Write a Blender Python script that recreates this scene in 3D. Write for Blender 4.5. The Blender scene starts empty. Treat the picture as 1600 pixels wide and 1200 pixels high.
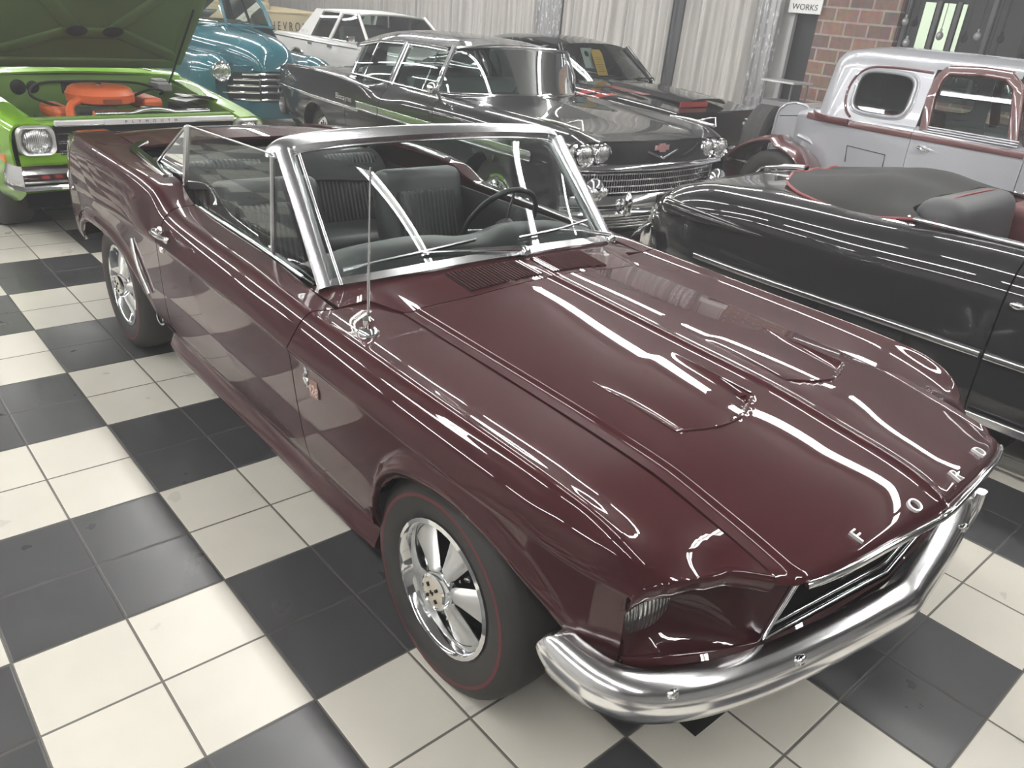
import bpy, bmesh, math, random
import numpy as np
from mathutils import Matrix, Vector
random.seed(7); np.random.seed(7)
SC = bpy.context.scene
COL = SC.collection
PI = math.pi
T = 0.304

# ------------------------------------------------------------------ toolkit
def pchip(x, y, q):
    x = np.asarray(x, float); y = np.asarray(y, float); q = np.clip(np.asarray(q, float), x[0], x[-1])
    h = np.diff(x); d = np.diff(y)/h; n = len(x)
    m = np.zeros(n)
    if n == 2: m[:] = d[0]
    else:
        for i in range(1, n-1):
            if d[i-1]*d[i] > 0:
                w1 = 2*h[i]+h[i-1]; w2 = h[i]+2*h[i-1]
                m[i] = (w1+w2)/(w1/d[i-1]+w2/d[i])
        m[0] = d[0]; m[-1] = d[-1]
    i = np.clip(np.searchsorted(x, q, side='right')-1, 0, n-2)
    t = (q-x[i])/h[i]
    return (2*t**3-3*t**2+1)*y[i]+(t**3-2*t**2+t)*h[i]*m[i]+(-2*t**3+3*t**2)*y[i+1]+(t**3-t**2)*h[i]*m[i+1]

def pc(pts):
    a = [p[0] for p in pts]; b = [p[1] for p in pts]
    return lambda q: float(pchip(a, b, q))

def catmull(pts, n=8, closed=False):
    P = [np.array(p, float) for p in pts]; out = []; m = len(P)
    rng = range(m) if closed else range(m-1)
    for i in rng:
        p1, p2 = P[i], P[(i+1) % m]
        p0 = P[(i-1) % m] if (closed or i > 0) else 2*p1-p2
        p3 = P[(i+2) % m] if (closed or i < m-2) else 2*p2-p1
        for k in range(n):
            t = k/n
            out.append(.5*((2*p1)+(p2-p0)*t+(2*p0-5*p1+4*p2-p3)*t*t+(3*p1-p0-3*p2+p3)*t**3))
    if not closed: out.append(P[-1])
    return out

def setp(o, **kw):
    for k, v in kw.items():
        if v is not None: o[k] = v
    return o

def thing(name, loc, rz, label, cat, group=None):
    o = bpy.data.objects.new(name, None); COL.objects.link(o)
    o.location = loc; o.rotation_euler = (0, 0, rz); o.empty_display_size = .2
    return setp(o, label=label, category=cat, group=group)

class MB:
    def __init__(s): s.v = []; s.f = []; s.m = []; s.k = 0
    def add(s, V, F, mi=None):
        n = len(s.v); s.v += [tuple(float(c) for c in p) for p in V]
        s.f += [tuple(i+n for i in f) for f in F]; s.m += [s.k if mi is None else mi]*len(F); return s
    def box(s, c, d, M=None):
        V = [Vector((x*d[0]/2, y*d[1]/2, z*d[2]/2)) for x in (-1, 1) for y in (-1, 1) for z in (-1, 1)]
        if M is not None: V = [M @ v for v in V]
        V = [v+Vector(c) for v in V]
        return s.add(V, [(0, 1, 3, 2), (4, 6, 7, 5), (0, 4, 5, 1), (2, 3, 7, 6), (0, 2, 6, 4), (1, 5, 7, 3)])
    def tube(s, path, r, n=10, closed=False, flat=None):
        P = [np.array(p, float) for p in path]; m = len(P); V = []; F = []
        R = r if hasattr(r, '__len__') else [r]*m
        up = None
        for i in range(m):
            a = P[(i-1) % m] if (closed or i > 0) else P[i]; b = P[(i+1) % m] if (closed or i < m-1) else P[i]
            t = b-a; t = t/(np.linalg.norm(t)+1e-12)
            if up is None:
                up = np.array([0, 0, 1.]) if abs(t[2]) < .9 else np.array([1., 0, 0])
            e = up-t*(up@t); e /= np.linalg.norm(e)+1e-12; up = e; g = np.cross(t, e)
            for k in range(n):
                an = 2*PI*k/n
                V.append(P[i]+R[i]*(math.cos(an)*e*(flat or 1)+math.sin(an)*g))
        for i in range(m if closed else m-1):
            j = (i+1) % m
            for k in range(n):
                F.append((i*n+k, i*n+(k+1) % n, j*n+(k+1) % n, j*n+k))
        if not closed:
            F.append(tuple(range(n))[::-1]); F.append(tuple((m-1)*n+k for k in range(n)))
        return s.add(V, F)
    def lathe(s, prof, n=32, M=None, cap=False):
        # profile of (r, h) about local z
        V = []; F = []; m = len(prof)
        for r, h in prof:
            for k in range(n):
                a = 2*PI*k/n; V.append(Vector((r*math.cos(a), r*math.sin(a), h)))
        for i in range(m-1):
            for k in range(n):
                F.append((i*n+k, i*n+(k+1) % n, (i+1)*n+(k+1) % n, (i+1)*n+k))
        if cap: F.append(tuple(range(n))[::-1]); F.append(tuple((m-1)*n+k for k in range(n)))
        if M is not None: V = [M @ v for v in V]
        return s.add(V, F)
    def ball(s, c, r, n=14, sc=(1, 1, 1), M=None):
        pr = [(math.sin(PI*i/(n//2)), -math.cos(PI*i/(n//2))) for i in range(n//2+1)]
        pr[0] = (1e-4, -1); pr[-1] = (1e-4, 1)
        S = Matrix.Diagonal((r*sc[0], r*sc[1], r*sc[2], 1))
        return s.lathe(pr, n, Matrix.Translation(c) @ (M.to_4x4() if M is not None else Matrix.Identity(4)) @ S, cap=True)
    def prism(s, poly, d, M=None, bev=0):
        # polygon in local xy extruded 0..d along z
        n = len(poly)
        V = [Vector((x, y, 0)) for x, y in poly]
        rings = [V]
        if bev:
            cx = sum(p[0] for p in poly)/n; cy = sum(p[1] for p in poly)/n
            L = max(1e-6, np.mean([math.hypot(p[0]-cx, p[1]-cy) for p in poly])); f = 1-bev/L
            rings.append([Vector((x, y, d-bev)) for x, y in poly])
            rings.append([Vector((cx+(x-cx)*f, cy+(y-cy)*f, d)) for x, y in poly])
        else: rings.append([Vector((x, y, d)) for x, y in poly])
        W = []; F = []
        for r in rings: W += r
        for i in range(len(rings)-1):
            for k in range(n): F.append((i*n+k, i*n+(k+1) % n, (i+1)*n+(k+1) % n, (i+1)*n+k))
        F.append(tuple(range(n))[::-1]); F.append(tuple((len(rings)-1)*n+k for k in range(n)))
        if M is not None: W = [M @ v for v in W]
        return s.add(W, F)
    def grid(s, G, flip=False):
        ni, nj = len(G), len(G[0]); V = [p for r in G for p in r]; F = []
        for i in range(ni-1):
            for j in range(nj-1):
                q = (i*nj+j, i*nj+j+1, (i+1)*nj+j+1, (i+1)*nj+j); F.append(q[::-1] if flip else q)
        return s.add(V, F)
    def sweep(s, path, sec, nrm, closed=False, capped=True, scale=None):
        # section points (a, b): p + a*n + b*(t x n)
        P = [np.array(p, float) for p in path]; m = len(P); V = []; F = []; k = len(sec)
        for i in range(m):
            a = P[(i-1) % m] if (closed or i > 0) else P[i]; b = P[(i+1) % m] if (closed or i < m-1) else P[i]
            t = b-a; t /= np.linalg.norm(t)+1e-12
            n = np.array(nrm(i) if callable(nrm) else nrm, float); n = n-t*(n@t); n /= np.linalg.norm(n)+1e-12
            g = np.cross(t, n); sc = scale[i] if scale is not None else 1
            for (u, w) in sec: V.append(P[i]+sc*(u*n+w*g))
        for i in range(m if closed else m-1):
            j = (i+1) % m
            for q in range(k): F.append((i*k+q, i*k+(q+1) % k, j*k+(q+1) % k, j*k+q))
        if capped and not closed: F.append(tuple(range(k))[::-1]); F.append(tuple((m-1)*k+q for q in range(k)))
        return s.add(V, F)
    def obj(s, name, mat, parent=None, smooth=40, bevel=0, sub=0, solid=0, seg=2, loc=None, fixn=True, ref=None):
        me = bpy.data.meshes.new(name); me.from_pydata(s.v, [], s.f); me.update()
        mats = mat if isinstance(mat, (list, tuple)) else [mat]
        for x in mats: me.materials.append(x)
        if len(mats) > 1:
            for p, mi in zip(me.polygons, s.m): p.material_index = mi
        if fixn:
            bm = bmesh.new(); bm.from_mesh(me)
            if ref is not None:
                c = Vector(ref); sgn = 0
                for f in bm.faces: sgn += f.normal.dot(f.calc_center_median()-c)*f.calc_area()
                if sgn < 0: bmesh.ops.reverse_faces(bm, faces=bm.faces[:])
            else: bmesh.ops.recalc_face_normals(bm, faces=bm.faces[:])
            bm.to_mesh(me); bm.free()
        if smooth:
            for p in me.polygons: p.use_smooth = True
            me.set_sharp_from_angle(angle=math.radians(smooth))
        o = bpy.data.objects.new(name, me); COL.objects.link(o)
        if parent is not None: o.parent = parent
        if loc is not None: o.location = loc
        if solid:
            md = o.modifiers.new('thickness', 'SOLIDIFY'); md.thickness = solid; md.offset = -1
            md = o.modifiers.new('edges', 'EDGE_SPLIT'); md.split_angle = math.radians(50)
        if bevel:
            md = o.modifiers.new('bevel', 'BEVEL'); md.width = bevel; md.segments = seg; md.limit_method = 'ANGLE'; md.angle_limit = math.radians(35)
        if sub:
            md = o.modifiers.new('subd', 'SUBSURF'); md.levels = sub; md.render_levels = sub
        return o

def frame(o, x, y, z=None):
    """matrix with origin o, local x along x, local y along (roughly) y"""
    x = Vector(x).normalized(); y = Vector(y); y = (y-x*y.dot(x)).normalized(); z = x.cross(y)
    M = Matrix((x, y, z)).transposed().to_4x4(); M.translation = Vector(o); return M

def rrect(w, h, r, n=4):
    out = []
    for cx, cy, a0 in ((w/2-r, h/2-r, 0), (-w/2+r, h/2-r, PI/2), (-w/2+r, -h/2+r, PI), (w/2-r, -h/2+r, 1.5*PI)):
        for k in range(n+1):
            a = a0+PI/2*k/n; out.append((cx+r*math.cos(a), cy+r*math.sin(a)))
    return out

def add_text(mb, txt, size, M, depth=.004, align='CENTER', sx=1, space=1):
    cu = bpy.data.curves.new('t', 'FONT'); cu.body = txt; cu.size = size; cu.extrude = depth/2; cu.align_x = align; cu.align_y = 'CENTER'; cu.space_character = space
    ob = bpy.data.objects.new('t', cu); COL.objects.link(ob)
    dg = bpy.context.evaluated_depsgraph_get(); dg.update()
    me = bpy.data.meshes.new_from_object(ob.evaluated_get(dg))
    V = [M @ Vector((v.co.x*sx, v.co.y, v.co.z+depth/2)) for v in me.vertices]
    mb.add(V, [tuple(p.vertices) for p in me.polygons])
    bpy.data.objects.remove(ob); bpy.data.curves.remove(cu); bpy.data.meshes.remove(me)
    return mb

def coons(b, t, l, r, bulge=None):
    """bottom/top run left to right, left/right run bottom to top"""
    n = len(b); m = len(l); b, t, l, r = [np.array(a, float) for a in (b, t, l, r)]
    G = []
    for j in range(m):
        v = j/(m-1); row = []
        for i in range(n):
            u = i/(n-1)
            p = (1-v)*b[i]+v*t[i]+(1-u)*l[j]+u*r[j]-((1-u)*(1-v)*b[0]+u*(1-v)*b[-1]+(1-u)*v*t[0]+u*v*t[-1])
            if bulge is not None: p = p+np.array(bulge(u, v))
            row.append(p)
        G.append(row)
    return G

def resamp(pts, n):
    P = np.array(pts, float); d = np.r_[0, np.cumsum(np.linalg.norm(np.diff(P, axis=0), axis=1))]
    q = np.linspace(0, d[-1], n)
    return [np.array([np.interp(x, d, P[:, k]) for k in range(3)]) for x in q]

class Shell:
    """half a car body: control curves run along the car as (y, x, z); sections run from sill to roof"""
    def __init__(s, curves, zb=None, ub=6, flare=None, lo=0):
        s.lo = lo; s.c = curves; s.zb = zb; s.ub = ub; s.flare = flare or []; s.cache = {}
    def ctl(s, y):
        k = round(y, 5)
        if k not in s.cache:
            X = []; Z = []
            for c in s.c:
                ys = [p[0] for p in c]
                X.append(float(pchip(ys, [p[1] for p in c], y))); Z.append(float(pchip(ys, [p[2] for p in c], y)))
            U = np.arange(len(X)); u0 = 0
            if s.zb is not None:
                zb = s.zb(y)
                if zb is not None and zb > Z[0]:
                    uu = np.linspace(0, s.ub, 121); zz = pchip(U, Z, uu); i = int(np.argmax(zz >= zb)); u0 = uu[i] if zz[i] >= zb else s.ub-.3
                    if i > 0: u0 = uu[i-1]+(uu[i]-uu[i-1])*(zb-zz[i-1])/max(1e-9, zz[i]-zz[i-1])
            s.cache[k] = (np.array(X), np.array(Z), u0)
        return s.cache[k]
    def P(s, u, y):
        X, Z, u0 = s.ctl(y); U = np.arange(len(X))
        if u0 > s.lo and u < s.ub: u = u0+(s.ub-u0)*max(0, u-s.lo)/(s.ub-s.lo)
        x = float(pchip(U, X, u)); z = float(pchip(U, Z, u))
        for (yc, w, amp, wid, zz) in s.flare:
            if abs(y-yc) < w:
                e = z-zz(y); k = 1-((y-yc)/w)**4
                if e > -.02: x += amp*k*math.exp(-(e/wid)**2)
        return (x, y, z)
    def panel(s, us, y0, y1, vs, side=1):
        G = []
        for u in us:
            a = y0(u) if callable(y0) else y0; b = y1(u) if callable(y1) else y1
            row = []
            for v in vs:
                p = s.P(u, a+(b-a)*v); row.append((p[0]*side, p[1], p[2]))
            G.append(row)
        return G

def usamp(a, b, n): return list(np.linspace(a, b, max(2, int(round((b-a)*n))+1)))

# ------------------------------------------------------------------ materials
def mat(name, col, rough=.5, metal=0, coat=0, coatr=.03, spec=.5, emit=None, es=0, noise=None, bump=None):
    m = bpy.data.materials.new(name); m.use_nodes = True; nt = m.node_tree; b = nt.nodes['Principled BSDF']
    b.inputs['Base Color'].default_value = (*col, 1); b.inputs['Roughness'].default_value = rough; b.inputs['Metallic'].default_value = metal
    b.inputs['Coat Weight'].default_value = coat; b.inputs['Coat Roughness'].default_value = coatr; b.inputs['Specular IOR Level'].default_value = spec
    if emit: b.inputs['Emission Color'].default_value = (*emit, 1); b.inputs['Emission Strength'].default_value = es
    if noise:
        sc, amt = noise
        tc = nt.nodes.new('ShaderNodeTexCoord'); n = nt.nodes.new('ShaderNodeTexNoise'); n.inputs['Scale'].default_value = sc; n.inputs['Detail'].default_value = 4
        mx = nt.nodes.new('ShaderNodeMix'); mx.data_type = 'RGBA'; mx.inputs[6].default_value = (*[c*(1-amt) for c in col], 1); mx.inputs[7].default_value = (*[min(1, c*(1+amt)) for c in col], 1)
        nt.links.new(tc.outputs['Object'], n.inputs['Vector']); nt.links.new(n.outputs['Fac'], mx.inputs[0]); nt.links.new(mx.outputs[2], b.inputs['Base Color'])
    if bump:
        kind, sc, st = bump
        tc = nt.nodes.new('ShaderNodeTexCoord')
        if kind == 'noise': n = nt.nodes.new('ShaderNodeTexNoise'); n.inputs['Scale'].default_value = sc
        else:
            n = nt.nodes.new('ShaderNodeTexWave'); n.inputs['Scale'].default_value = sc; n.bands_direction = kind
        bp = nt.nodes.new('ShaderNodeBump'); bp.inputs['Strength'].default_value = st; bp.inputs['Distance'].default_value = .01
        nt.links.new(tc.outputs['Object'], n.inputs['Vector']); nt.links.new(n.outputs['Fac'], bp.inputs['Height']); nt.links.new(bp.outputs['Normal'], b.inputs['Normal'])
    return m

def glass(name, tint=(.75, .82, .80), ior=1.5, extra=0.0, mul=1.0):
    m = bpy.data.materials.new(name); m.use_nodes = True; nt = m.node_tree; nt.nodes.clear()
    o = nt.nodes.new('ShaderNodeOutputMaterial'); mx = nt.nodes.new('ShaderNodeMixShader'); tr = nt.nodes.new('ShaderNodeBsdfTransparent'); gl = nt.nodes.new('ShaderNodeBsdfGlossy')
    tr.inputs['Color'].default_value = (*tint, 1); gl.inputs['Roughness'].default_value = .005; gl.inputs['Color'].default_value = (.95, 1, .98, 1)
    fr = nt.nodes.new('ShaderNodeFresnel'); fr.inputs['IOR'].default_value = ior
    geo = nt.nodes.new('ShaderNodeNewGeometry')
    ad = nt.nodes.new('ShaderNodeMath'); ad.operation = 'MULTIPLY_ADD'; ad.inputs[1].default_value = mul; ad.inputs[2].default_value = extra; ad.use_clamp = True
    nt.links.new(fr.outputs[0], ad.inputs[0])
    nt.links.new(ad.outputs[0], mx.inputs[0]); nt.links.new(tr.outputs[0], mx.inputs[1]); nt.links.new(gl.outputs[0], mx.inputs[2]); nt.links.new(mx.outputs[0], o.inputs[0])
    return m

MAROON = mat('maroon_paint', (.043, .0095, .0115), .38, 0, .9, .012, .05); MAROON.node_tree.nodes['Principled BSDF'].inputs['Coat IOR'].default_value = 1.5
CHROME = mat('chrome', (.82, .83, .84), .07, 1)
ALU = mat('brushed_aluminium', (.70, .71, .72), .24, 1)
SPOKE = mat('satin_spoke', (.66, .66, .65), .32, .75); LETTER = mat('bright_letter', (.75, .75, .75), .3, .5)
RUBBER = mat('tyre_rubber', (.040, .038, .036), .6, spec=.3); BCHROME = mat('hazy_chrome', (.86, .86, .87), .17, 1)
REDLINE = mat('red_stripe_rubber', (.11, .02, .025), .6)
BLACK = mat('black_matte', (.012, .012, .012), .7, spec=.2)
VINYL = mat('black_vinyl', (.018, .018, .019), .42)
PLEAT = mat('pleated_black_vinyl', (.018, .018, .019), .42, bump=('X', 13, .9))
DARK = mat('dark_underbody', (.01, .01, .01), .9, spec=.1)
GLASS = glass('car_glass', (.74, .81, .79), extra=.01, mul=1.0)
LENS = mat('lamp_lens', (.74, .76, .75), .14, .85, 1, .01, bump=('X', 28, .7))
REFL = mat('lamp_reflector', (.8, .8, .8), .1, 1)
AMBER = mat('amber_plastic', (.75, .22, .04), .25)
REDP = mat('red_plastic', (.4, .03, .03), .2)
WHITEP = mat('white_print', (.7, .7, .68), .4)
CREAM = mat('cream_emblem', (.55, .50, .40), .3)

# ------------------------------------------------------------------ wheels
def ringx(mb, prof, c, side, n=40):
    """lathe about the car's x axis; profile (radius, outward offset)"""
    M = Matrix.Translation(c) @ Matrix.Rotation(PI/2*side, 4, 'Y')
    return mb.lathe(prof, n, M)

def wheel(car, c, side, r=.33, w=.20, rim=.19, style='styled', paint=None, stripe=None, name='wheel'):
    c = Vector(c)
    h = w/2
    tm = MB()
    rt = rim+.008
    prof = [(rt, -h*.85), (rt+.03, -h*.98), ((r+rt)/2, -h*1.04), (r-.03, -h*.95), (r-.012, -h*.82), (r-.003, -h*.6), (r, -h*.25), (r, h*.25), (r-.003, h*.6), (r-.012, h*.82), (r-.03, h*.95), ((r+rt)/2+.012, h*1.03)]
    ringx(tm, prof, c, side)
    tm.k = 1 if stripe else 0
    a = (r+rt)/2+.012
    ringx(tm, [(a, h*1.03), (a-.010, h*1.035)], c, side)
    tm.k = 0
    ringx(tm, [(a-.010, h*1.035), ((r+rt)/2-.02, h*1.02), (rt+.02, h*.98), (rt, h*.85)], c, side)
    tyre = tm.obj('tyre', [RUBBER, stripe] if stripe else RUBBER, car, 50)
    rm = MB()
    ringx(rm, [(rt, h*.80), (rim+.008, h*.93), (rim-.004, h*.96), (rim-.012, h*.88), (rim-.016, h*.55), (rim-.03, h*.3), (rim-.035, -h*.2), (rim-.03, -h*.8)], c, side)
    ringx(rm, [(rim-.03, -h*.1), (.06, -h*.1), (.01, -h*.1)], c, side, 32)
    rimo = rm.obj('wheel_rim', CHROME if style != 'steel' else paint, tyre, 50)
    dr = MB(); ringx(dr, [(rim-.04, h*.0), (rim-.05, h*.08), (.09, h*.10), (.085, h*.2), (.01, h*.2)], c, side, 32); dr.obj('brake_drum', DARK, tyre)
    def P(rad, ang, off):  # point on the wheel: outward offset along side
        return c+Vector((side*off, rad*math.cos(ang), rad*math.sin(ang)))
    if style == 'styled':
        for k in range(5):
            a0 = 2*PI*k/5+.55
            mb = MB(); G = []
            for i, rr in enumerate(np.linspace(.035, rim-.018, 9)):
                f = i/8; half = .021+.046*f; off = h*(.95-.40*f**.8); row = []
                for j in range(-4, 5):
                    q = j/4; sag = -.016*abs(q)**4+.003*(1-abs(q))
                    row.append(P(rr, a0+math.atan2(half*q, rr), off+sag))
                G.append(row)
            mb.grid(G); mb.obj('spoke', SPOKE, rimo, 60, solid=.008, ref=c-Vector((side, 0, 0)))
            b = a0+PI/5
            nb = MB(); nb.lathe([(.0001, .02), (.007, .018), (.011, .01), (.012, 0)], 6, Matrix.Translation(P(.068, b, h*.3)) @ Matrix.Rotation(PI/2*side, 4, 'Y'))
            nb.obj('lug_nut', CHROME, rimo)
        cb = MB(); ringx(cb, [(.056, h*.55), (.058, h*.95), (.054, h*1.12), (.047, h*1.16), (.044, h*1.13)], c, side, 32); cap = cb.obj('hub_cap', CHROME, rimo)
        cc = MB(); ringx(cc, [(.045, h*1.13), (.02, h*1.16), (.0005, h*1.165)], c, side, 28)
        cc.obj('cap_disc', CREAM, rimo)
        cl = MB()
        for k in range(4):
            a = PI/4+k*PI/2; cl.box(P(.026, a, h*1.17), (.004, .012, .009), Matrix.Rotation(a, 3, 'X'))
        cl.box(P(.0, 0, h*1.175), (.004, .016, .004), Matrix.Rotation(.6, 3, 'X')); cl.box(P(.0, 0, h*1.175), (.004, .016, .004), Matrix.Rotation(-.6, 3, 'X'))
        cl.obj('cap_emblem', BLACK, rimo)
    elif style == 'cover':
        cb = MB(); ringx(cb, [(rim-.005, h*.93), (rim-.03, h*1.0), (rim-.06, h*.9), (rim*.5, h*.98), (rim*.45, h*1.1), (rim*.25, h*1.15), (.001, h*1.16)], c, side, 40)
        for k in range(16):
            a = 2*PI*k/16; cb.box(P(rim*.66, a, h*.97), (.012, .05, .008), Matrix.Rotation(a, 3, 'X'))
        cb.obj('hub_cap', CHROME, rimo, 50)
    elif style == 'slot':
        for k in range(5):
            a0 = 2*PI*k/5
            mb = MB(); G = []
            for i, rr in enumerate(np.linspace(.03, rim-.015, 6)):
                f = i/5; half = .04+.03*f; row = [P(rr, a0+math.atan2(half*q, rr), h*(.75-.3*f)-.02*abs(q)**2) for q in (-1, -.6, -.2, .2, .6, 1)]
                G.append(row)
            mb.grid(G); mb.obj('spoke', CHROME, rimo, 60, solid=.01, ref=c-Vector((side, 0, 0)))
        cb = MB(); ringx(cb, [(.05, h*.5), (.05, h*.85), (.03, h*.95), (.001, h*.96)], c, side, 24); cb.obj('hub_cap', CHROME, rimo)
    return tyre

def headlamp(car, c, r, d=(0, -1, 0), bez=.018, name='headlight'):
    """round sealed beam facing d"""
    z = Vector(d).normalized(); M = frame(c, z.cross(Vector((0, 0, 1))), Vector((0, 0, 1)))
    if (M.to_3x3() @ Vector((0, 0, 1))).dot(z) < 0: M = M @ Matrix.Rotation(PI, 4, 'Y')
    rg = MB(); rg.lathe([(r+bez*.2, -.05), (r+bez, -.01), (r+bez, .01), (r+bez*.6, .018), (r, .008), (r-.004, -.005)], 36, M)
    ring = rg.obj(name, CHROME, car)
    ln = MB(); ln.lathe([(r, .002), (r*.85, .014), (r*.6, .022), (r*.3, .027), (.0005, .028)], 32, M)
    ln.obj('lamp_lens', LENS, ring, 80)
    return ring
# ------------------------------------------------------------------ camera
R_ = ((0.7527072, -0.65297408, 0.08400428), (-0.23022404, -0.38060803, -0.89561957), (0.61678907, 0.6547995, -0.43681674))
cd = bpy.data.cameras.new('camera'); cam = bpy.data.objects.new('camera', cd); COL.objects.link(cam)
Mx = Matrix(((R_[0][0], -R_[1][0], -R_[2][0]), (R_[0][1], -R_[1][1], -R_[2][1]), (R_[0][2], -R_[1][2], -R_[2][2]))).to_4x4()
Mx.translation = (-2.39706941*T, -16.7438167*T, 5.83393776*T)
cam.matrix_world = Mx
cd.sensor_fit = 'HORIZONTAL'; cd.sensor_width = 36; cd.lens = 1226.95/1600*36; cd.clip_start = .05; cd.clip_end = 200
SC.camera = cam
vs = SC.view_settings; vs.view_transform = 'Standard'; vs.look = 'None'; vs.gamma = 1; vs.use_curve_mapping = False; vs.exposure = 0.0
cy = SC.cycles; cy.use_denoising = True; cy.max_bounces = 7; cy.diffuse_bounces = 3; cy.glossy_bounces = 5; cy.transmission_bounces = 4; cy.transparent_max_bounces = 16; cy.caustics_reflective = False; cy.caustics_refractive = False; cy.sample_clamp_indirect = 6; cy.blur_glossy = 0
wd = bpy.data.worlds.new('world'); SC.world = wd; wd.use_nodes = True
wd.node_tree.nodes['Background'].inputs[0].default_value = (.05, .055, .06, 1); wd.node_tree.nodes['Background'].inputs[1].default_value = .3

# ------------------------------------------------------------------ room
XW, XL, YB, YF, ZC = 10.4, -8.0, 24.0, -12.0, 3.42
def nd(nt, t, **kw):
    n = nt.nodes.new(t)
    for k, v in kw.items(): setattr(n, k, v)
    return n
def math_(nt, op, a, b=None, c=None):
    n = nd(nt, 'ShaderNodeMath', operation=op)
    for i, v in enumerate((a, b, c)):
        if v is None: continue
        if isinstance(v, (int, float)): n.inputs[i].default_value = v
        else: nt.links.new(v, n.inputs[i])
    return n.outputs[0]
def floor_mat():
    m = bpy.data.materials.new('checker_tiles'); m.use_nodes = True; nt = m.node_tree; b = nt.nodes['Principled BSDF']
    g = nd(nt, 'ShaderNodeNewGeometry'); sp = nd(nt, 'ShaderNodeSeparateXYZ'); nt.links.new(g.outputs['Position'], sp.inputs[0])
    u = math_(nt, 'DIVIDE', sp.outputs[0], T); v = math_(nt, 'DIVIDE', sp.outputs[1], -T)
    far = math_(nt, 'LESS_THAN', v, -4.0); v2 = math_(nt, 'ADD', v, far)
    bu = math_(nt, 'FLOOR', math_(nt, 'MULTIPLY', u, .5)); bv = math_(nt, 'FLOOR', math_(nt, 'MULTIPLY', v2, .5))
    par = math_(nt, 'PINGPONG', math_(nt, 'ADD', bu, bv), 1.0)      # 0 light, 1 dark
    row = math_(nt, 'MULTIPLY', far, math_(nt, 'GREATER_THAN', v, -5.0))
    dark = math_(nt, 'MULTIPLY', par, math_(nt, 'SUBTRACT', 1.0, row))
    du = math_(nt, 'PINGPONG', u, .5); dv = math_(nt, 'PINGPONG', v, .5)
    dm = math_(nt, 'MINIMUM', du, dv)
    grout = math_(nt, 'LESS_THAN', dm, .0125)
    # per tile tone and worn, mottled glaze
    fl = nd(nt, 'ShaderNodeCombineXYZ'); nt.links.new(math_(nt, 'FLOOR', u), fl.inputs[0]); nt.links.new(math_(nt, 'FLOOR', v), fl.inputs[1])
    wn = nd(nt, 'ShaderNodeTexWhiteNoise'); nt.links.new(fl.outputs[0], wn.inputs[0])
    no = nd(nt, 'ShaderNodeTexNoise'); no.inputs['Scale'].default_value = 5; no.inputs['Detail'].default_value = 6; nt.links.new(g.outputs['Position'], no.inputs['Vector'])
    tone = math_(nt, 'ADD', math_(nt, 'MULTIPLY', wn.outputs['Value'], .07), math_(nt, 'MULTIPLY', no.outputs['Fac'], .16)); tone = math_(nt, 'ADD', tone, .86)
    def mix(f, a, c):
        n = nd(nt, 'ShaderNodeMix', data_type='RGBA')
        nt.links.new(f, n.inputs[0])
        for i, x in ((6, a), (7, c)):
            if isinstance(x, tuple): n.inputs[i].default_value = (*x, 1)
            else: nt.links.new(x, n.inputs[i])
        return n.outputs[2]
    c = mix(dark, (.655, .625, .55), (.062, .062, .064))
    sc = nd(nt, 'ShaderNodeVectorMath', operation='SCALE'); nt.links.new(c, sc.inputs[0]); nt.links.new(tone, sc.inputs['Scale'])
    gc = mix(dark, (.13, .12, .105), (.075, .07, .065))
    c2 = mix(grout, sc.outputs[0], gc)
    nt.links.new(c2, b.inputs['Base Color'])
    rr = math_(nt, 'ADD', math_(nt, 'MULTIPLY', no.outputs['Fac'], .16), .22); rr = math_(nt, 'ADD', rr, math_(nt, 'MULTIPLY', grout, .4)); nt.links.new(rr, b.inputs['Roughness'])
    b.inputs['Specular IOR Level'].default_value = .5
    bp = nd(nt, 'ShaderNodeBump'); bp.inputs['Strength'].default_value = .35; bp.inputs['Distance'].default_value = .004
    mr = nd(nt, 'ShaderNodeMapRange'); mr.inputs[1].default_value = .008; mr.inputs[2].default_value = .022; nt.links.new(dm, mr.inputs[0])
    nt.links.new(math_(nt, 'ADD', mr.outputs[0], math_(nt, 'MULTIPLY', no.outputs['Fac'], .02)), bp.inputs['Height']); nt.links.new(bp.outputs[0], b.inputs['Normal'])
    return m
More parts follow.
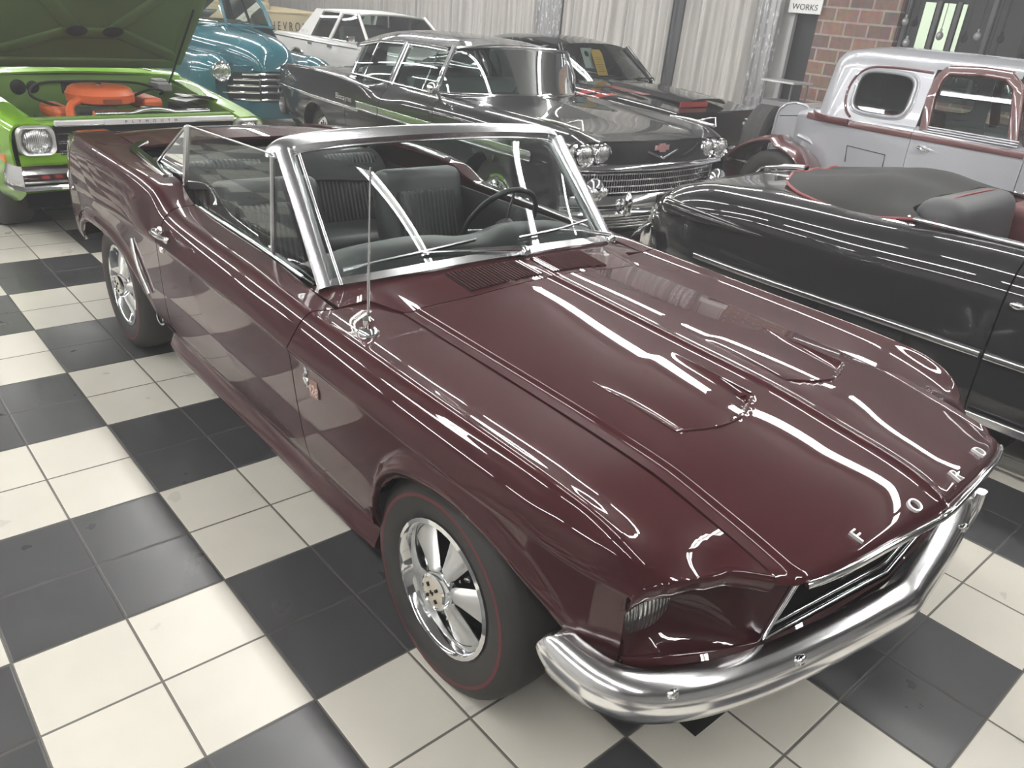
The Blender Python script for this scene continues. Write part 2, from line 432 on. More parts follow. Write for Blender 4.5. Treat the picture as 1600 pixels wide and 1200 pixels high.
def brick_mat():
    m = bpy.data.materials.new('old_brick'); m.use_nodes = True; nt = m.node_tree; b = nt.nodes['Principled BSDF']
    g = nd(nt, 'ShaderNodeNewGeometry'); sp = nd(nt, 'ShaderNodeSeparateXYZ'); nt.links.new(g.outputs['Position'], sp.inputs[0])
    cb = nd(nt, 'ShaderNodeCombineXYZ'); nt.links.new(math_(nt, 'ADD', sp.outputs[1], sp.outputs[0]), cb.inputs[0]); nt.links.new(sp.outputs[2], cb.inputs[1])
    br = nd(nt, 'ShaderNodeTexBrick'); nt.links.new(cb.outputs[0], br.inputs['Vector'])
    br.inputs['Scale'].default_value = 1; br.inputs['Brick Width'].default_value = .33; br.inputs['Row Height'].default_value = .172; br.inputs['Mortar Size'].default_value = .013; br.inputs['Bias'].default_value = -.1
    br.inputs['Color1'].default_value = (.215, .125, .095, 1); br.inputs['Color2'].default_value = (.10, .072, .068, 1); br.inputs['Mortar'].default_value = (.29, .26, .23, 1)
    no = nd(nt, 'ShaderNodeTexNoise'); no.inputs['Scale'].default_value = 14; nt.links.new(g.outputs['Position'], no.inputs['Vector'])
    mx = nd(nt, 'ShaderNodeMix', data_type='RGBA', blend_type='OVERLAY'); mx.inputs[0].default_value = .5; nt.links.new(br.outputs['Color'], mx.inputs[6]); nt.links.new(no.outputs['Color'], mx.inputs[7])
    nt.links.new(mx.outputs[2], b.inputs['Base Color']); b.inputs['Roughness'].default_value = .85
    bp = nd(nt, 'ShaderNodeBump'); bp.inputs['Strength'].default_value = .5; bp.inputs['Distance'].default_value = .008; bp.invert = True
    nt.links.new(br.outputs['Fac'], bp.inputs['Height']); nt.links.new(bp.outputs[0], b.inputs['Normal'])
    return m
WALL = mat('grey_wall', (.5, .5, .49), .8, noise=(2, .1)); CEIL = mat('ceiling_board', (.17, .17, .168), .9)
BRICK = brick_mat()
def struct(name, mb, m, **kw):
    o = mb.obj(name, m, None, kw.pop('smooth', 0), **kw); o['kind'] = 'structure'; return o
struct('floor', MB().box(((XW+XL)/2, (YB+YF)/2, -.05), (XW-XL, YB-YF, .1)), floor_mat())
struct('ceiling', MB().box(((XW+XL)/2, (YB+YF)/2, ZC+.05), (XW-XL, YB-YF, .1)), CEIL)
struct('wall_left', MB().box((XL-.1, (YB+YF)/2, ZC/2), (.2, YB-YF, ZC)), WALL)
struct('wall_back', MB().box(((XW+XL)/2, YB+.1, ZC/2), (XW-XL, .2, ZC)), WALL)
struct('wall_front', MB().box(((XW+XL)/2, YF-.1, ZC/2), (XW-XL, .2, ZC)), WALL)
# right wall: plain behind the curtains, a doorway, a brick pier and a window over a brick sill
wr = MB(); wr.box((XW+.1, (1.62+YB)/2, ZC/2), (.2, YB-1.62, ZC)); wr.box((XW+.1, 1.39, (2.25+ZC)/2), (.2, .46, ZC-2.25)); struct('wall_right', wr, WALL)
struct('door_1', MB().box((XW+.16, 1.39, 1.125), (.06, .46, 2.25)), mat('dark_door', (.012, .013, .016), .5))
struct('trim_1', MB().box((XW-.02, 1.60, 1.13), (.05, .07, 2.26)), mat('grey_jamb', (.42, .42, .42), .5))
struct('wall_brick_pier', MB().box((XW+.05, .61, ZC/2), (.3, 1.12, ZC)), BRICK)
sb = MB(); sb.box((XW+.05, (.05+YF)/2, .54), (.3, .05-YF, 1.08)); struct('wall_brick_sill', sb, BRICK)
struct('wall_header', MB().box((XW+.05, (.05+YF)/2, (2.75+ZC)/2), (.3, .05-YF, ZC-2.75)), mat('dark_header', (.05, .05, .055), .5))
FRM = mat('dark_window_frame', (.03, .03, .033), .4)
wf = MB(); y = .0
while y > YF:
    wf.box((XW+.02, y, 1.92), (.07, .05, 1.67)); y -= 1.02
for z in (1.11, 2.72): wf.box((XW+.02, (.05+YF)/2, z), (.07, .05-YF, .06))
win = struct('window_1', wf, FRM)
gp = MB().box((XW+.03, (.05+YF)/2, 1.92), (.008, .05-YF, 1.62)); gp.obj('window_pane', mat('night_glass', (.012, .013, .016), .04, 0, 1, .01), win, 0)
# a lit, blinded window across the dark porch shows through slits as pale strips
lw = MB()
for y0, y1 in ((-.20, -.33), (-.43, -.57), (-.66, -.71)):
    lw.box((XW-.012, (y0+y1)/2, 1.87), (.006, y0-y1, .66))
LITP = mat('pale_lit_strip', (.5, .6, .45), .5, emit=(.62, .74, .56), es=.16)
lit = lw.obj('lit_strip', LITP, win, 0); lit['label'] = 'pale green lit strips between the dark window bars'
lb = MB()
for y0 in (-.38, -.62):
    lb.box((XW-.02, y0, 1.87), (.02, .05, .70))
lb.obj('window_bar', FRM, win, 0)
# sign over the doorway
sg = thing('hanging_sign', (XW-.14, 1.375, 2.16), 0, 'white hand-lettered sign reading WORKS above the dark doorway', 'sign')
MB().box((0, 0, 0), (.02, .50, .40)).obj('sign_board', mat('white_board', (.72, .72, .70), .4), sg, 0)
tm = MB(); add_text(tm, 'WORKS', .105, frame((-.012, 0, -.125), (0, -1, 0), (0, 0, 1)), .004, sx=1.05); tm.obj('sign_lettering', mat('black_paint', (.03, .03, .03), .5), sg, 0)
tw = MB()
for y in (-.2, .2): tw.tube([(0, y, .2), (.0, y, ZC-2.16)], .003, 6)
tw.obj('hanger_wire', BLACK, sg)

# ------------------------------------------------------------------ curtains
DRAPE = mat('pale_grey_drape', (.47, .455, .43), .75); DRAPE2 = mat('charcoal_drape', (.05, .05, .055), .6); 
def sequin():
    m = mat('sequinned_grey_drape', (.25, .25, .26), .35, .4)
    nt = m.node_tree; b = nt.nodes['Principled BSDF']; tc = nd(nt, 'ShaderNodeTexCoord'); v = nd(nt, 'ShaderNodeTexVoronoi'); v.inputs['Scale'].default_value = 48
    mp = nd(nt, 'ShaderNodeMapping'); mp.inputs['Scale'].default_value = (1, 1, .35); nt.links.new(tc.outputs['Object'], mp.inputs[0]); nt.links.new(mp.outputs[0], v.inputs['Vector'])
    cr = nd(nt, 'ShaderNodeValToRGB'); cr.color_ramp.elements[0].color = (.30, .30, .305, 1); cr.color_ramp.elements[1].color = (.6, .6, .6, 1); cr.color_ramp.elements[0].position = .80; cr.color_ramp.elements[1].position = .93  # scattered lighter cells put the sequins' sparkle into the colour
    sx = nd(nt, 'ShaderNodeSeparateColor'); nt.links.new(v.outputs['Color'], sx.inputs[0]); nt.links.new(sx.outputs[0], cr.inputs[0]); nt.links.new(cr.outputs[0], b.inputs['Base Color'])
    bp = nd(nt, 'ShaderNodeBump'); bp.inputs['Strength'].default_value = .8; nt.links.new(v.outputs['Distance'], bp.inputs['Height']); nt.links.new(bp.outputs[0], b.inputs['Normal'])
    return m
SEQ = sequin()
def curtain(y0, y1, m, label, pitch=.16, amp=.075, xo=0, group='grey drapes hung along the right wall', x=XW-.22):
    n = int(abs(y1-y0)/.012)+2; rnd = random.Random(int(y0*100)); ph = rnd.random()*6; G = []
    zs = [.02, .5, 1.0, 1.6, 2.2, 2.8, ZC-.05]
    for z in zs:
        row = []
        for i in range(n):
            y = y0+(y1-y0)*i/(n-1); s = (y-y0)/pitch*2*PI
            d = math.sin(s+ph+.9*math.sin(s*.31+ph))*amp*(.75+.25*math.sin(s*.17+2))+math.sin(s*2.3+1)*amp*.25
            d += .02*math.sin(z*1.1+s*.1)
            row.append((x-xo+d, y+.012*math.sin(z*1.7+s*.5), z))
        G.append(row)
    mb = MB(); mb.grid(G); o = mb.obj('curtain', m, None, 180, fixn=False)
    rod = MB().tube([(x-xo, y0, ZC-.06), (x-xo, y1, ZC-.06)], .014, 8)
    rod.obj('curtain_rod', BLACK, o)
    return setp(o, label=label, category='curtain', group=group)
curtain(1.66, 2.05, SEQ, 'narrow sequinned grey drape beside the dark doorway', .13, .035, .05)
curtain(2.07, 3.335, DRAPE, 'pale grey pleated curtain between the doorway drape and a charcoal drape', .19)
curtain(3.355, 3.595, DRAPE2, 'charcoal drape hanging left of the curtain nearest the doorway', .10, .035, .03)
curtain(3.62, 6.06, DRAPE, 'pale grey pleated curtain behind the black coupe with a yellow windshield tag', .21)
curtain(6.09, 6.70, SEQ, 'sequinned grey drape rising above the black coupe roof', .14, .035, .04)
curtain(6.74, 10.56, DRAPE, 'pale grey pleated curtain behind the white sedan', .22)
curtain(10.60, 15.55, DRAPE, 'pale grey pleated curtain above the cream tailgate', .22)
curtain(15.6, 22.5, DRAPE, 'pale grey pleated curtain at the far left end of the row', .22)

# ------------------------------------------------------------------ fluorescent fixtures
TUBE = mat('lit_tube', (.9, .9, .9), .4, emit=(1.0, .99, .97), es=19.0)
HOUS = mat('white_enamel', (.75, .75, .74), .4)
def fixture():
    t = thing('ceiling_light', (0, 0, 0), 0, '', 'ceiling light', 'rows of twin tube fluorescent ceiling lights')
    h = MB(); h.prism([(-.075, 0), (-.04, .07), (.04, .07), (.075, 0)], 2.44, Matrix.Translation((0, -1.22, .03)) @ Matrix.Rotation(-PI/2, 4, 'X') @ Matrix.Rotation(PI, 4, 'Z') ); 
    h.obj('fixture_housing', HOUS, t, 0)
    for x in (-.052, .052):
        MB().tube([(x, -1.19, 0), (x, 1.19, 0)], .019, 10).obj('fluorescent_tube', TUBE, t)
    for y in (-1.21, 1.21): MB().box((0, y, .0), (.16, .03, .07)).obj('tube_socket', HOUS, t, 0)
    return t
def dup(root, loc, rz=0, label=None):
    r = root.copy(); COL.objects.link(r); r.location = loc; r.rotation_euler = (0, 0, rz)
    if label: r['label'] = label
    for ch in list(root.children):
        c = ch.copy(); COL.objects.link(c); c.parent = r
        for g in list(ch.children):
            d = g.copy(); COL.objects.link(d); d.parent = c
    return r
fx0 = fixture(); first = True
ROWS = [(-5.0, 'added as fill far left of the maroon convertible'), (-1.65, 'left of the maroon convertible'), (1.25, 'over the maroon convertible'), (4.15, 'over the black sedan'), (7.3, 'over the silver coupe')]  # leftmost row is unseen, added to brighten the floor beside the car
YS = [-6.6, -3.95, -1.25, 1.45, 4.15, 6.85, 9.55, 13.0]
ORD = ['nearest the front wall', 'second from the front wall', 'third from the front wall', 'fourth from the front wall', 'fourth from the back wall', 'third from the back wall', 'second from the back wall', 'nearest the back wall']
for xr, nm in ROWS:
    for y, od in zip(YS, ORD):
        lab = 'twin tube ceiling light %s, %s' % (nm, od)
        if first: fx0.location = (xr, y, 3.27); fx0['label'] = lab; first = False
        else: dup(fx0, (xr, y, 3.27), 0, lab)

# small stand by the doorway and hanging bulbs before the window
pd = thing('podium_stand', (9.55, .98, 0), 0, 'small grey metal podium stand before the doorway', 'stand')
GM = mat('grey_metal', (.22, .22, .23), .4, .6)
b = MB()
for x in (-.2, .2):
    for y in (-.2, .2): b.tube([(x, y, 0), (x, y, 1.1)], .014, 8)
b.obj('stand_frame', GM, pd); MB().box((0, 0, 1.11), (.5, .5, .025)).obj('stand_top', mat('pale_top', (.5, .5, .5), .3), pd, 0, bevel=.004)
MB().box((0, 0, .62), (.42, .42, .5)).obj('stand_panel', mat('grey_panel', (.2, .2, .21), .5), pd, 0)
def bulb():
    t = thing('hanging_bulb', (0, 0, 0), 0, '', 'light bulb', 'clear bulbs hung before the dark window')
    MB().tube([(0, 0, .06), (0, 0, 1.6)], .004, 6).obj('bulb_cord', BLACK, t)
    MB().lathe([(.001, .065), (.014, .06), (.014, .02), (.002, .018)], 14).obj('bulb_socket', CHROME, t)
    g = MB().ball((0, 0, -.02), .042, 16, (1, 1, 1.2)); g.obj('bulb_glass', mat('clear_bulb', (.22, .22, .22), .06, 0, 1), t)
    return t
bl = [(10.28, -.05, 1.98, 'hanging clear bulb beside the brick pier, upper of two'), (10.22, -.16, 1.74, 'hanging clear bulb beside the brick pier, lower of two'), (10.05, -.62, 1.85, 'hanging clear bulb just right of the pale lit strips'), (10.05, -1.05, 1.88, 'hanging clear bulb above the silver coupe door'), (10.05, -1.3, 1.42, 'hanging clear bulb seen past the coupe windshield'), (9.9, -1.28, 1.62, 'hanging clear bulb at the right edge, over the coupe cowl')]
b0 = bulb()
for i, (x, y, z, l) in enumerate(bl):
    if i == 0: b0.location = (x, y, z); b0['label'] = l; b0.children[0].scale = (1, 1, 1)
    else: dup(b0, (x, y, z), 0, l)
# thin haze added throughout the hall to lift the blacks
def haze(d):
    nt = wd.node_tree; v_ = nd(nt, 'ShaderNodeVolumeScatter'); v_.inputs['Density'].default_value = d; v_.inputs['Anisotropy'].default_value = .0; v_.inputs['Color'].default_value = (.97, .98, 1, 1)
    nt.links.new(v_.outputs[0], nt.nodes['World Output'].inputs['Volume'])
haze(.0105)
vs.exposure = 1.50
cy.use_adaptive_sampling = True; cy.adaptive_threshold = .06; cy.adaptive_min_samples = 16
def put(G, name, m, car, solid=.014, ref=(0, 1.2, .5), smooth=180): return MB().grid(G).obj(name, m, car, smooth, solid=solid, ref=ref)
# ------------------------------------------------------------------ maroon convertible
CAR = thing('convertible_car', (1.145, -3.79, 0), math.radians(-.77), 'maroon two door convertible with the top down, nearest the camera', 'car')
def cv(*p): return list(p)
u0 = cv((-.60, .755, .46), (-.3, .78, .22), (.3, .795, .20), (2.1, .795, .20), (2.8, .78, .25), (3.4, .77, .32), (3.62, .73, .36))
u1 = cv((-.60, .768, .48), (-.3, .81, .28), (.3, .846, .255), (2.1, .846, .255), (2.8, .82, .30), (3.4, .80, .34), (3.62, .76, .37))
u2 = cv((-.60, .775, .41), (-.5, .80, .40), (-.3, .83, .33), (.3, .824, .322), (1.95, .824, .322), (2.8, .84, .36), (3.4, .82, .38), (3.62, .78, .40))
u3 = cv((-.60, .782, .49), (-.5, .818, .47), (-.4, .838, .44), (-.3, .85, .42), (.3, .856, .39), (1.9, .856, .39), (2.4, .865, .42), (2.8, .87, .45), (3.4, .85, .44), (3.62, .80, .44))
u4 = cv((-.60, .788, .62), (-.5, .829, .60), (-.4, .850, .59), (-.3, .862, .58), (.3, .876, .55), (1.85, .878, .55), (2.4, .885, .58), (2.8, .89, .60), (3.4, .865, .58), (3.62, .815, .58))
u5 = cv((-.60, .796, .70), (-.5, .839, .718), (-.4, .857, .726), (-.3, .869, .732), (.1, .883, .738), (.4, .888, .745), (.75, .891, .752), (1.2, .891, .764), (1.85, .891, .767), (2.15, .890, .760), (2.4, .888, .748), (2.8, .888, .725), (3.4, .86, .70), (3.62, .82, .70))
u6 = cv((-.60, .797, .710), (-.5, .841, .728), (-.4, .860, .736), (-.3, .871, .742), (.1, .885, .748), (.4, .890, .755), (.75, .893, .762), (1.2, .893, .774), (1.85, .893, .777), (2.15, .893, .772), (2.4, .890, .762), (2.8, .888, .742), (3.4, .858, .72), (3.62, .815, .72))
u7 = cv((-.60, .788, .722), (-.5, .833, .766), (-.4, .848, .781), (-.3, .857, .790), (.2, .866, .797), (.75, .869, .805), (1.2, .869, .82), (1.85, .869, .825), (2.12, .866, .86), (2.4, .868, .88), (2.8, .868, .87), (3.4, .84, .85), (3.62, .80, .84))
u8 = cv((-.61, .766, .732), (-.57, .793, .766), (-.5, .813, .803), (-.3, .829, .826), (.2, .836, .836), (.75, .838, .848), (1.2, .838, .862), (1.85, .839, .873), (1.98, .84, .89), (2.12, .84, .937), (2.4, .848, .956), (2.8, .848, .952), (3.4, .815, .925), (3.62, .785, .905))
u9 = cv((-.625, .732, .737), (-.57, .768, .786), (-.5, .785, .822), (-.4, .794, .842), (-.2, .798, .852), (.2, .800, .857), (.75, .800, .868), (1.2, .80, .884), (1.85, .80, .897), (1.98, .80, .917), (2.12, .80, .965), (2.4, .81, .983), (2.8, .81, .980), (3.4, .785, .955), (3.62, .76, .93))
u10 = cv((-.655, .664, .741), (-.58, .685, .781), (-.5, .70, .808), (-.3, .72, .838), (.2, .735, .85), (.75, .73, .862), (1.2, .722, .892), (1.85, .722, .906), (1.98, .72, .924), (2.12, .71, .972), (2.4, .70, .987), (2.8, .67, .985), (3.4, .62, .962), (3.62, .60, .94))
u11 = cv((-.77, .56, .765), (-.6, .566, .80), (-.4, .568, .832), (0, .568, .848), (.4, .566, .856), (.75, .565, .864))
zf = pc([(-.60, .44), (-.55, .475), (-.50, .508), (-.46, .535), (-.4, .571), (-.3, .622), (-.2, .652), (-.08, .668), (.05, .655), (.13, .63), (.19, .59), (.235, .54), (.268, .47), (.287, .40), (.297, .32), (.30, .20), (.36, .15)])
zr_ = pc([(2.02, .15), (2.08, .20), (2.10, .28), (2.125, .33), (2.18, .41), (2.27, .50), (2.38, .56), (2.55, .60), (2.75, .61), (2.95, .60), (3.1, .56), (3.22, .49), (3.32, .42), (3.42, .38), (3.7, .36)])
zb = lambda y: zf(y) if y < .36 else (zr_(y) if y > 2.02 else None)
SH = Shell([u0, u1, u2, u3, u4, u5, u6, u7, u8, u9, u10, u11], zb, 5, [(-.05, .44, .020, .032, lambda y: zf(y)+.030), (2.72, .60, .016, .032, lambda y: zr_(y)+.028)], 2)
SH2 = Shell([u0, u1, u2, u3, u4, u5, u6, u7, u8, u9, u10], zb, 5, SH.flare, 2)
REF = (0, 1.2, .45)
def vsam(a, b, extra=(), n=40):
    v = sorted(set([round(k, 4) for k in np.linspace(a, b, n)]+[e for e in extra if a < e < b])); return [(x-a)/(b-a) for x in v]
GAPU = [0, 2, 3, 5, 6, 8, 10, 11]; GAPY = [.60, .655, .70, .752, .757, .755, .752, .752]
gapf = lambda u: float(np.interp(u, GAPU, GAPY))
FU = [0, 5, 6, 7, 8, 9, 10, 10.5, 11]; FY = [-.575, -.582, -.590, -.596, -.606, -.622, -.651, -.684, -.757]
frontf = lambda u: float(np.interp(u, FU, FY))
EX = [-.52, -.51, -.505, -.50, -.495, -.49, -.485, -.48, -.475, .13, .19, .215, .235, .25, .262, .272, .28, .287, .292, .297, .299, .301, .31]
REX = [2.08, 2.09, 2.1, 2.11, 2.125, 2.15, 2.18, 2.22, 3.22, 3.27, 3.32, 3.37]
for s in (-1, 1):
    nm = 'near' if s < 0 else 'far'
    # front fender, split at the sill so that the rocker runs behind it
    us = usamp(2, 11, 7)
    G = SH.panel(us, frontf, lambda u: gapf(u)-.003, vsam(-.58, .75, EX, 64), s)
    fo = MB().grid(G).obj('front_fender', MAROON, CAR, 180, solid=.014, ref=REF)
    if s < 0:
        bd = MB()   # snake and number badge behind the front wheel
        xb = -.884
        sn = catmull([(xb, .648, .675), (xb-.003, .640, .69), (xb-.003, .652, .71), (xb-.003, .641, .728), (xb-.003, .650, .742), (xb, .657, .735)], 6)
        bd.tube(sn, [.004+.004*math.sin(PI*i/(len(sn)-1)) for i in range(len(sn))], 8)
        bd.obj('snake_badge', CHROME, fo)
        b2 = MB(); b2.box((xb-.003, .597, .690), (.006, .052, .058), Matrix.Rotation(-.12, 3, 'X')); pl = b2.obj('number_badge', mat('badge_plate', (.30, .17, .16), .3, .6), fo, 0, bevel=.002)
        t2 = MB(); add_text(t2, '428', .040, frame((xb-.006, .597, .686), (0, -1, -.1), (0, 0, 1)), .002); t2.obj('badge_number', mat('badge_figures', (.72, .55, .50), .3, .4), fo)
    # door
    G = SH2.panel(usamp(2.02, 10, 7), lambda u: gapf(u)+.003, lambda u: 1.928 if u > 5 else 1.928+.05*(5-u)/3, vsam(.755, 1.93, (), 30), s)
    do = MB().grid(G).obj('door', MAROON, CAR, 180, solid=.014, ref=REF)
    # rocker
    G = SH2.panel(usamp(-.0, 2.0, 8), .335, 2.085, vsam(.335, 2.085, (), 30), s)
    for row_i, row in enumerate(G):           # round the two ends in
        for j in (0, 1, len(row)-2, len(row)-1):
            k = .012 if j in (0, len(row)-1) else .004
            row[j] = (row[j][0]-s*k, row[j][1], row[j][2]+(.01 if j in (0, len(row)-1) else 0)*(1 if row_i < 6 else -.3))
    MB().grid(G).obj('rocker_panel', MAROON, CAR, 180, solid=.02, ref=REF)
    # quarter
    G = SH2.panel(usamp(2.02, 10, 7), lambda u: 1.934 if u > 5 else 1.934+.05*(5-u)/3, 3.62, vsam(1.934, 3.62, REX, 60), s)
    qo = MB().grid(G).obj('quarter_panel', MAROON, CAR, 180, solid=.014, ref=REF)
    if s < 0:
        tr = MB(); path = [(-.890, 2.275, .70), (-.894, 2.235, .63), (-.893, 2.185, .56), (-.884, 2.135, .49)]
        tr.sweep(catmull(path, 6), rrect(.012, .026, .005), (-1, 0, 0)); tr.obj('scoop_trim', CHROME, qo, 40)
    # bright top edge of the body well
    tr = MB(); tr.sweep([(s*.735, 2.18, .982), (s*.725, 2.45, .994), (s*.70, 2.75, .994), (s*.60, 2.92, .99)], rrect(.014, .045, .005), (0, 0, 1)); tr.obj('well_molding', CHROME, qo, 40)
    # sill chrome along the window
    tr = MB(); tr.sweep([(s*.713, 1.0, .889), (s*.713, 1.4, .903), (s*.713, 1.9, .911)], rrect(.010, .012, .004), (0, 0, 1)); tr.obj('sill_molding', CHROME, do, 40)
    # handle and lock
    hm = MB(); x = s*.872
    hm.tube(catmull([(x, 1.90, .832), (x+s*.045, 1.875, .84), (x+s*.05, 1.80, .84), (x+s*.04, 1.715, .845)], 6), [.013]*18+[.012], 10, flat=.7)
    hm.ball((x+s*.012, 1.885, .838), .024, 12, (.5, 1, .7)); hm.ball((x+s*.045, 1.715, .845), .0125, 10)
    hm.obj('door_handle', CHROME, do)
    lk = MB(); lk.lathe([(.0001, .006), (.012, .006), (.017, 0), (.017, -.01)], 20, Matrix.Translation((s*.892, 1.865, .765)) @ Matrix.Rotation(PI/2*s, 4, 'Y')); lk.obj('door_lock', CHROME, do)

# hood -------------------------------------------------------------
zc = pc([(-.872, .782), (-.862, .794), (-.84, .807), (-.75, .838), (-.57, .864), (-.37, .888), (-.06, .904), (.2, .917), (.43, .929), (.62, .938)])
ygap = pc([(0, .535), (.3, .555), (.565, .620)])
ylip = pc([(0, -.868), (.25, -.848), (.50, -.808), (.562, -.765)])
ze = lambda y: float(pchip([p[0] for p in u11], [p[2] for p in u11], y))
def hood_z(x, y):
    a = abs(x); g = ze(max(y, -.77)); c = zc(y); st = min(1, max(0, (.532-a)/.022)); st = st*st*(3-2*st)
    e = g+(.004 if y > -.7 else .004*(y+.87)/.17)
    f = min(1, a/.52)
    z = e+.009*st+(c-e-.009-.007)*(1-f**1.7)+.007*math.exp(-(a/.014)**2)
    # turn-signal recesses: floor drops toward a wall near the front
    return z
def recess(x, y):
    a = abs(x)
    if not (.085 < a < .40 and -.405 < y < -.05): return 0
    fr = -.345-.055*math.sin(PI*min(1, max(0, (a-.085)/.315)))
    if y < fr: return 0
    t = (-.05-y)/(-.05-fr)
    return .014*t**1.3*min(1, (a-.085)/.02+.15, (.40-a)/.03+.1)
xs = sorted(set([round(v, 4) for v in np.linspace(-.5635, .5635, 90)]+[s*k for s in (-1, 1) for k in (0.0, .006, .014, .0835, .0865, .4, .403, .508, .515, .522, .53, .535)]))
G = []
ts = [0, .004, .010, .018]+list(np.linspace(.03, 1, 120))
for x in xs:
    row = []; a = ylip(abs(x)); b = ygap(abs(x))
    for t in ts:
        y = a+(b-a)*t
        z = hood_z(x, y)-recess(x, y)-.018*max(0, 1-t/.018)**2
        row.append((x, y, z))
    G.append(row)
HOOD = MB().grid(G).obj('hood', MAROON, CAR, 40, solid=.014, ref=(0, 0, .3))
def dhood(x, y): return Vector((x, y, hood_z(x, y)))
# recess outline bead and turn lamp
for s in (-1, 1):
    b = MB(); pts = [(s*.402, -.06), (s*.402, -.345)]+[(s*(.402-.317*k/10), -.35-.055*math.sin(PI*k/10)) for k in range(11)]+[(s*.084, -.345), (s*.084, -.16)]
    b.tube([dhood(*p)+Vector((0, 0, .0)) for p in pts], [.0015]+[.004]*(len(pts)-2)+[.0015], 8); b.obj('scoop_bead', MAROON, HOOD)
    f = MB()
    for x0, sg in ((.10, 1),):
        c = dhood(s*x0, -.33); c.z -= .016
        f.add([c+Vector((0, -.012, .014)), c+Vector((0, .035, .012)), c+Vector((s*sg*.014, .0, .004)), c+Vector((0, -.012, -.004)), c+Vector((0, .035, -.004))], [(0, 1, 2), (0, 2, 3), (1, 4, 2), (0, 3, 4, 1), (2, 4, 3)])
    f.obj('recess_fillet', MAROON, HOOD, 0)
# lip strip and letters
pl = [(x, ylip(abs(x))-.006, hood_z(x, ylip(abs(x))+.004)-.020) for x in np.linspace(-.515, .515, 41)]
MB().sweep(pl, rrect(.014, .016, .005), (0, -1, .2)).obj('lip_molding', CHROME, HOOD, 50)
for ch, x in zip('FORD', (-.33, -.108, .122, .325)):
    y = ylip(abs(x))+.032; z0 = hood_z(x, y); dz = (hood_z(x, y+.03)-hood_z(x, y-.0))/.03
    tx = (hood_z(x+.02, y)-hood_z(x-.02, y))/.04
    t = MB(); add_text(t, ch, .048, frame((x, y, z0), (1, 0, tx), (0, 1, dz)), .008, sx=1.15)
    t.obj('hood_letter', LETTER, HOOD, 30)

wsy = pc([(0, .735), (.3, .775), (.55, .85), (.70, .93)])
# cowl with louvres ---------------------------------------------------
def cowl_z(x, y):
    a = abs(x)
    if a <= .561:
        y0 = ygap(a); z0 = hood_z(x, y0)
    else:
        y0 = .62; z0 = hood_z(.561, .62); z0 += (.864-z0)*min(1, (a-.561)/.05)
    y1 = wsy(a); z1 = .866+.078*(1-min(1, a/.70)**2.0)
    t = min(1.3, max(-.2, (y-y0)/(y1-y0)))
    return z0+(z1-z0)*t
xs = np.linspace(-.715, .715, 74); G = []
for x in xs:
    a = ygap(min(.565, abs(x)))+.004; b = wsy(abs(x))+.03
    if abs(x) > .565: a = .62+.004+.13*min(1, (abs(x)-.565)/.05)
    G.append([(x, a+(b-a)*t, cowl_z(x, a+(b-a)*t)+(.0 if abs(x) < .56 else 0)) for t in np.linspace(0, 1, 10)])
COWL = MB().grid(G).obj('cowl_panel', MAROON, CAR, 180, solid=.012, ref=(0, .6, .3))
for s in (-1, 1):
    lv = MB(); bk = MB()
    for k in range(22):
        x = s*(.03+.285*k/21); ya = ygap(abs(x))+.03; yb = wsy(abs(x))-.045
        p = [Vector((x, y, cowl_z(x, y)+.003)) for y in np.linspace(ya, yb, 5)]
        lv.tube(p, .0038, 6)
        x2 = x+s*.0068
        p = [Vector((x2, y, cowl_z(x2, y)+.0012)) for y in np.linspace(ya, yb, 5)]
        bk.tube(p, .0032, 6, flat=.5)
    lo = lv.obj('louvre_vent', MAROON, COWL); bk.obj('louvre_slots', BLACK, lo)
# corner plates between cowl and fender top
for s in (-1, 1):
    G = [[(s*(.572+.15*i/6), .62+(.93-.62)*j/6, .864+.004*math.sin(PI*i/6)) for j in range(7)] for i in range(7)]
    # covers the fender shelf by the windshield post
    G = [[(x, y, z) for x, y, z in r] for r in G]
    pass

# nose ---------------------------------------------------------------
for s in (-1, 1):
    edge = [SH.P(u, frontf(u)) for u in np.linspace(2.0, 6, 24)]
    left = [np.array((s*(p[0]-.004), p[1]+.004, max(p[2], .51))) for p in edge]
    top = [np.array((s*(p[0]), p[1]+.012, p[2]-.046)) for p in [SH.P(u, frontf(u)) for u in np.linspace(6, 11, 24)]]
    right = [np.array((s*(.485+.02*v), -.732-.045*v, .522+.225*v)) for v in np.linspace(0, 1, 24)]
    bot = [np.array(p) for p in resamp([left[0], (s*.70, -.638, .528), (s*.57, -.70, .524), right[0]], 24)]
    left = resamp([left[0]]+left+[top[0]], 20); right = resamp(right+[top[-1]], 20)
    def blg(u, v):
        k = (math.sin(PI*u)**.7)*(math.sin(PI*min(1, v*1.0))**.55)
        return (0, .105*k, -.0*k)
    G = coons(bot, top, left, right, blg)
    scoop = MB().grid(G).obj('headlight_surround', MAROON, CAR, 180, solid=.008, ref=(0, .4, .62))
    # eyebrow roll at the fender leading edge
    pt = [SH.P(u, frontf(u)) for u in np.linspace(5.7, 11, 44)]
    ebp = [(.010, .002), (.001, -.001), (-.005, -.006), (-.006, -.013), (-.003, -.030), (.001, -.042), (.008, -.049), (.022, -.050)]
    put([[(s*p[0], p[1]+a_, p[2]+b_) for a_, b_ in ebp] for p in pt], 'fender_lip', MAROON, scoop, .004, (0, 0, .55), 180)
    hl = headlamp(CAR, (s*.672, -.552, .594), .091, (s*.04, -1, -.06))
    bk = MB(); bk.lathe([(.098, .0), (.105, .05), (.09, .10), (.01, .12)], 28, Matrix.Translation((s*.672, -.539, .594)) @ Matrix.Rotation(-PI/2, 4, 'X')); bk.obj('lamp_bucket', DARK, hl)
    # lip below the headlight
    lp = MB(); lp.tube(bot, .007, 10); lp.obj('nose_lip', MAROON, scoop)
